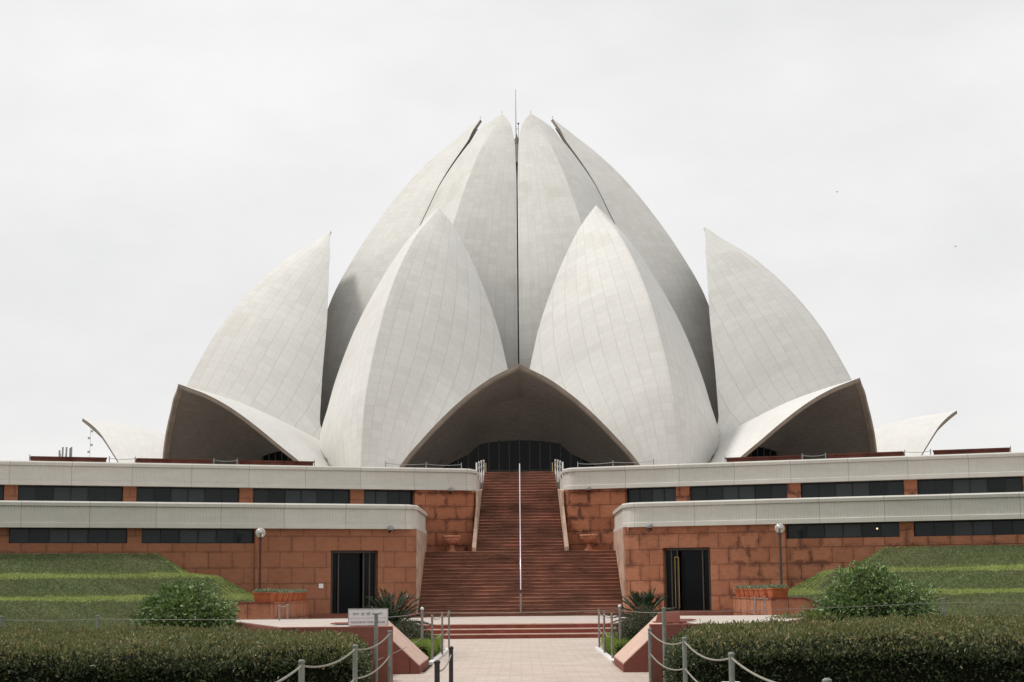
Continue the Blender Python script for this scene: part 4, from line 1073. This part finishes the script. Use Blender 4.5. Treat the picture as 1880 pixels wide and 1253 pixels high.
# ------------------------------------------------------------------ sign, slab, kerbs
sg_ = thing('notice_sign', 'white notice board with grey Hindi and English lettering on the left red platform', 'sign', (-2.51, Y(26.6), .996))
bd = MB().box(-2.835, -2.19, Y(26.58), Y(26.61), 1.0, 1.265).build('board', WHITE, sg_, bevel=.003)
fm = MB(); 
for a in ((-2.842, -2.183, 1.265, 1.277), (-2.842, -2.183, .997, 1.003)): fm.box(a[0], a[1], Y(26.572), Y(26.615), a[2], a[3])
for a in ((-2.842, -2.834), (-2.191, -2.183)): fm.box(a[0], a[1], Y(26.573), Y(26.614), 1.0031, 1.2649)
fm.build('frame', GREYM, sg_)
INK = m_flat('grey_ink', (.16, .16, .16), .8, .1).m
def text(body, x, z, size, width, fontfile=None):
    cu = bpy.data.curves.new('lettering', 'FONT'); cu.body = body; cu.size = size; cu.align_x = 'CENTER'; cu.align_y = 'CENTER'; cu.extrude = .0006
    o = bpy.data.objects.new('lettering', cu); C.objects.link(o); bpy.context.view_layer.update()
    me = bpy.data.meshes.new_from_object(o.evaluated_get(bpy.context.evaluated_depsgraph_get())); bpy.data.objects.remove(o)
    me.materials.clear(); me.materials.append(INK)
    o = bpy.data.objects.new('lettering', me); C.objects.link(o)
    xs_ = [v.co.x for v in me.vertices]; k = width / max(.001, max(xs_) - min(xs_))
    o.scale = (k, max(k, 1), 1) if k < 1 else (k, 1, 1)
    o.rotation_euler = (R(90), 0, 0); o.location = (x, Y(26.578) , z)
    o.parent = sg_; o.matrix_parent_inverse = Matrix.Translation(sg_.location).inverted()
text('कृपया  जूते  यहाँ  जमा  करें ।', -2.512, 1.185, .055, .50)
text('PLEASE DEPOSIT YOUR SHOES HERE', -2.512, 1.05, .045, .56)
rs = thing('stone_lectern', 'small tilted red stone slab standing on the right red platform', 'stone slab', (2.45, Y(27), .996))
MB().add([(2.26, Y(27.0), .997), (2.66, Y(27.0), .997), (2.66, Y(27.25), .997), (2.26, Y(27.25), .997), (2.30, Y(27.10), 1.17), (2.655, Y(27.10), 1.18), (2.655, Y(27.20), 1.18), (2.30, Y(27.20), 1.17)],
         [(0, 1, 2, 3), (4, 5, 6, 7), (0, 1, 5, 4), (1, 2, 6, 5), (2, 3, 7, 6), (3, 0, 4, 7)]).build('slab', SAND_RED, rs, bevel=.006)
MB().box(2.22, 2.75, Y(26.9), Y(27.4), .9965, 1.012).build('base', STEPRED, rs)
mt = MB().box(2.5, 3.1, Y(28.6), Y(29.4), .9965, 1.01).build('floor_patch', STEPRED); tag(mt, 'flat dark red patch lying on the right red platform', 'mat')  # thin dark red patch on the platform top
mt = MB().box(-3.3, -2.7, Y(28.0), Y(28.8), .9965, 1.01).build('floor_patch', STEPRED); tag(mt, 'flat dark red patch lying behind the sign on the left red platform', 'mat')  # matching dark red patch, left platform
for side in (-1, 1):
    k = MB().box(*sorted((side * 1.86 + (.05 if side > 0 else 0), side * 1.98 + (.05 if side > 0 else 0))), Y(34.5), Y(42.2), -.02, .05).build('kerb', WHITE, bevel=.01)
    tag(k, 'white stone kerb along the %s edge of the path' % ('left' if side < 0 else 'right'), 'kerb', kind='structure')
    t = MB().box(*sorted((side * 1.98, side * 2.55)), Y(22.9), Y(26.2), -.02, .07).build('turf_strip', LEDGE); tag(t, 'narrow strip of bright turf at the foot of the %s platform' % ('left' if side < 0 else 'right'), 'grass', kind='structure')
    t = MB().box(*sorted((side * 1.95, side * 2.3)), Y(24.4), Y(24.75), .071, .12).build('edge_stone', PINK, bevel=.01); tag(t, 'pale pink edging stone at the foot of the tall %s fence post' % ('left' if side < 0 else 'right'), 'stone')
bl = thing('low_garden_light', 'low white garden light beside the right foreground rope post', 'garden light', (2.35, Y(18), 0))
MB().tube([(2.3, Y(17.9), 0), (2.3, Y(17.9), .46)], .04, 10).build('stem', WHITE, bl)
MB().box(2.20, 2.41, Y(17.8), Y(18.0), .461, .55).build('head', WHITE, bl, bevel=.015)

# ------------------------------------------------------------------ far masts and birds
aw = thing('antenna_tower', 'small lattice tower of phone antennas far behind the left wing', 'antenna tower', (-43, Y(150), 0))
lt = MB(); X0 = -42.8
for k in range(3): lt.tube([(X0 + k * .45 - .45, Y(150), 0), (X0 + k * .45 - .45, Y(150), 14.4)], .03, 5)
for k in range(28): lt.tube([(X0 - .45, Y(150), .5 * k), (X0 + .45, Y(150), .5 * k + .35)], .018, 4)
lt.build('lattice', GREYM, aw)
for k, (dx, z) in enumerate(((-.5, 13.7), (-.2, 13.9), (.15, 14.0), (.5, 13.8), (.62, 14.0))):
    MB().box(X0 + dx - .07, X0 + dx + .07, Y(149.7), Y(149.8), z, z + 1.0 + .1 * (k % 2)).build('antenna', GREYM, aw)
ms = thing('radio_mast', 'thin pale radio mast far behind the left wing', 'mast', (-40, Y(150), 0))
X1 = -40.5
MB().tube([(X1, Y(150), 0), (X1, Y(150), 16.9)], [.035, .02], 6).build('pole', m_flat('pale_grey', (.62, .63, .63), .6, .3).m, ms)
dsh = MB()
for k in range(5): dsh.box(X1 - .22 if k % 2 else X1 + .05, X1 - .05 if k % 2 else X1 + .22, Y(149.9), Y(150.1), 13.8 + .65 * k, 14.0 + .65 * k)
dsh.build('aerial', m_flat('aerial_grey', (.45, .46, .46), .6, .3).m, ms)
for nm, px, py in (('tiny dark bird in the sky above the right outer petal', 1555, 358), ('tiny dark bird in the sky at the far right', 1772, 460)):
    d = 110; X = (px - 952) / FOC * d; z = 1.6 + d * math.tan(math.atan(452 / FOC) + math.atan((626 - py) / FOC))
    b = MB(); y = Y(d)
    b.add([(X - .04, y - .1, z), (X + .04, y - .1, z), (X, y + .12, z + .02), (X, y, z - .04), (X, y, z + .04), (X - .14, y + .02, z + .05), (X + .14, y + .02, z + .06)],
          [(0, 3, 1), (0, 1, 4), (0, 2, 3), (1, 3, 2), (0, 4, 2), (1, 2, 4), (0, 5, 2), (1, 2, 6)])
    tag(b.build('bird', BLACK), nm, 'bird')
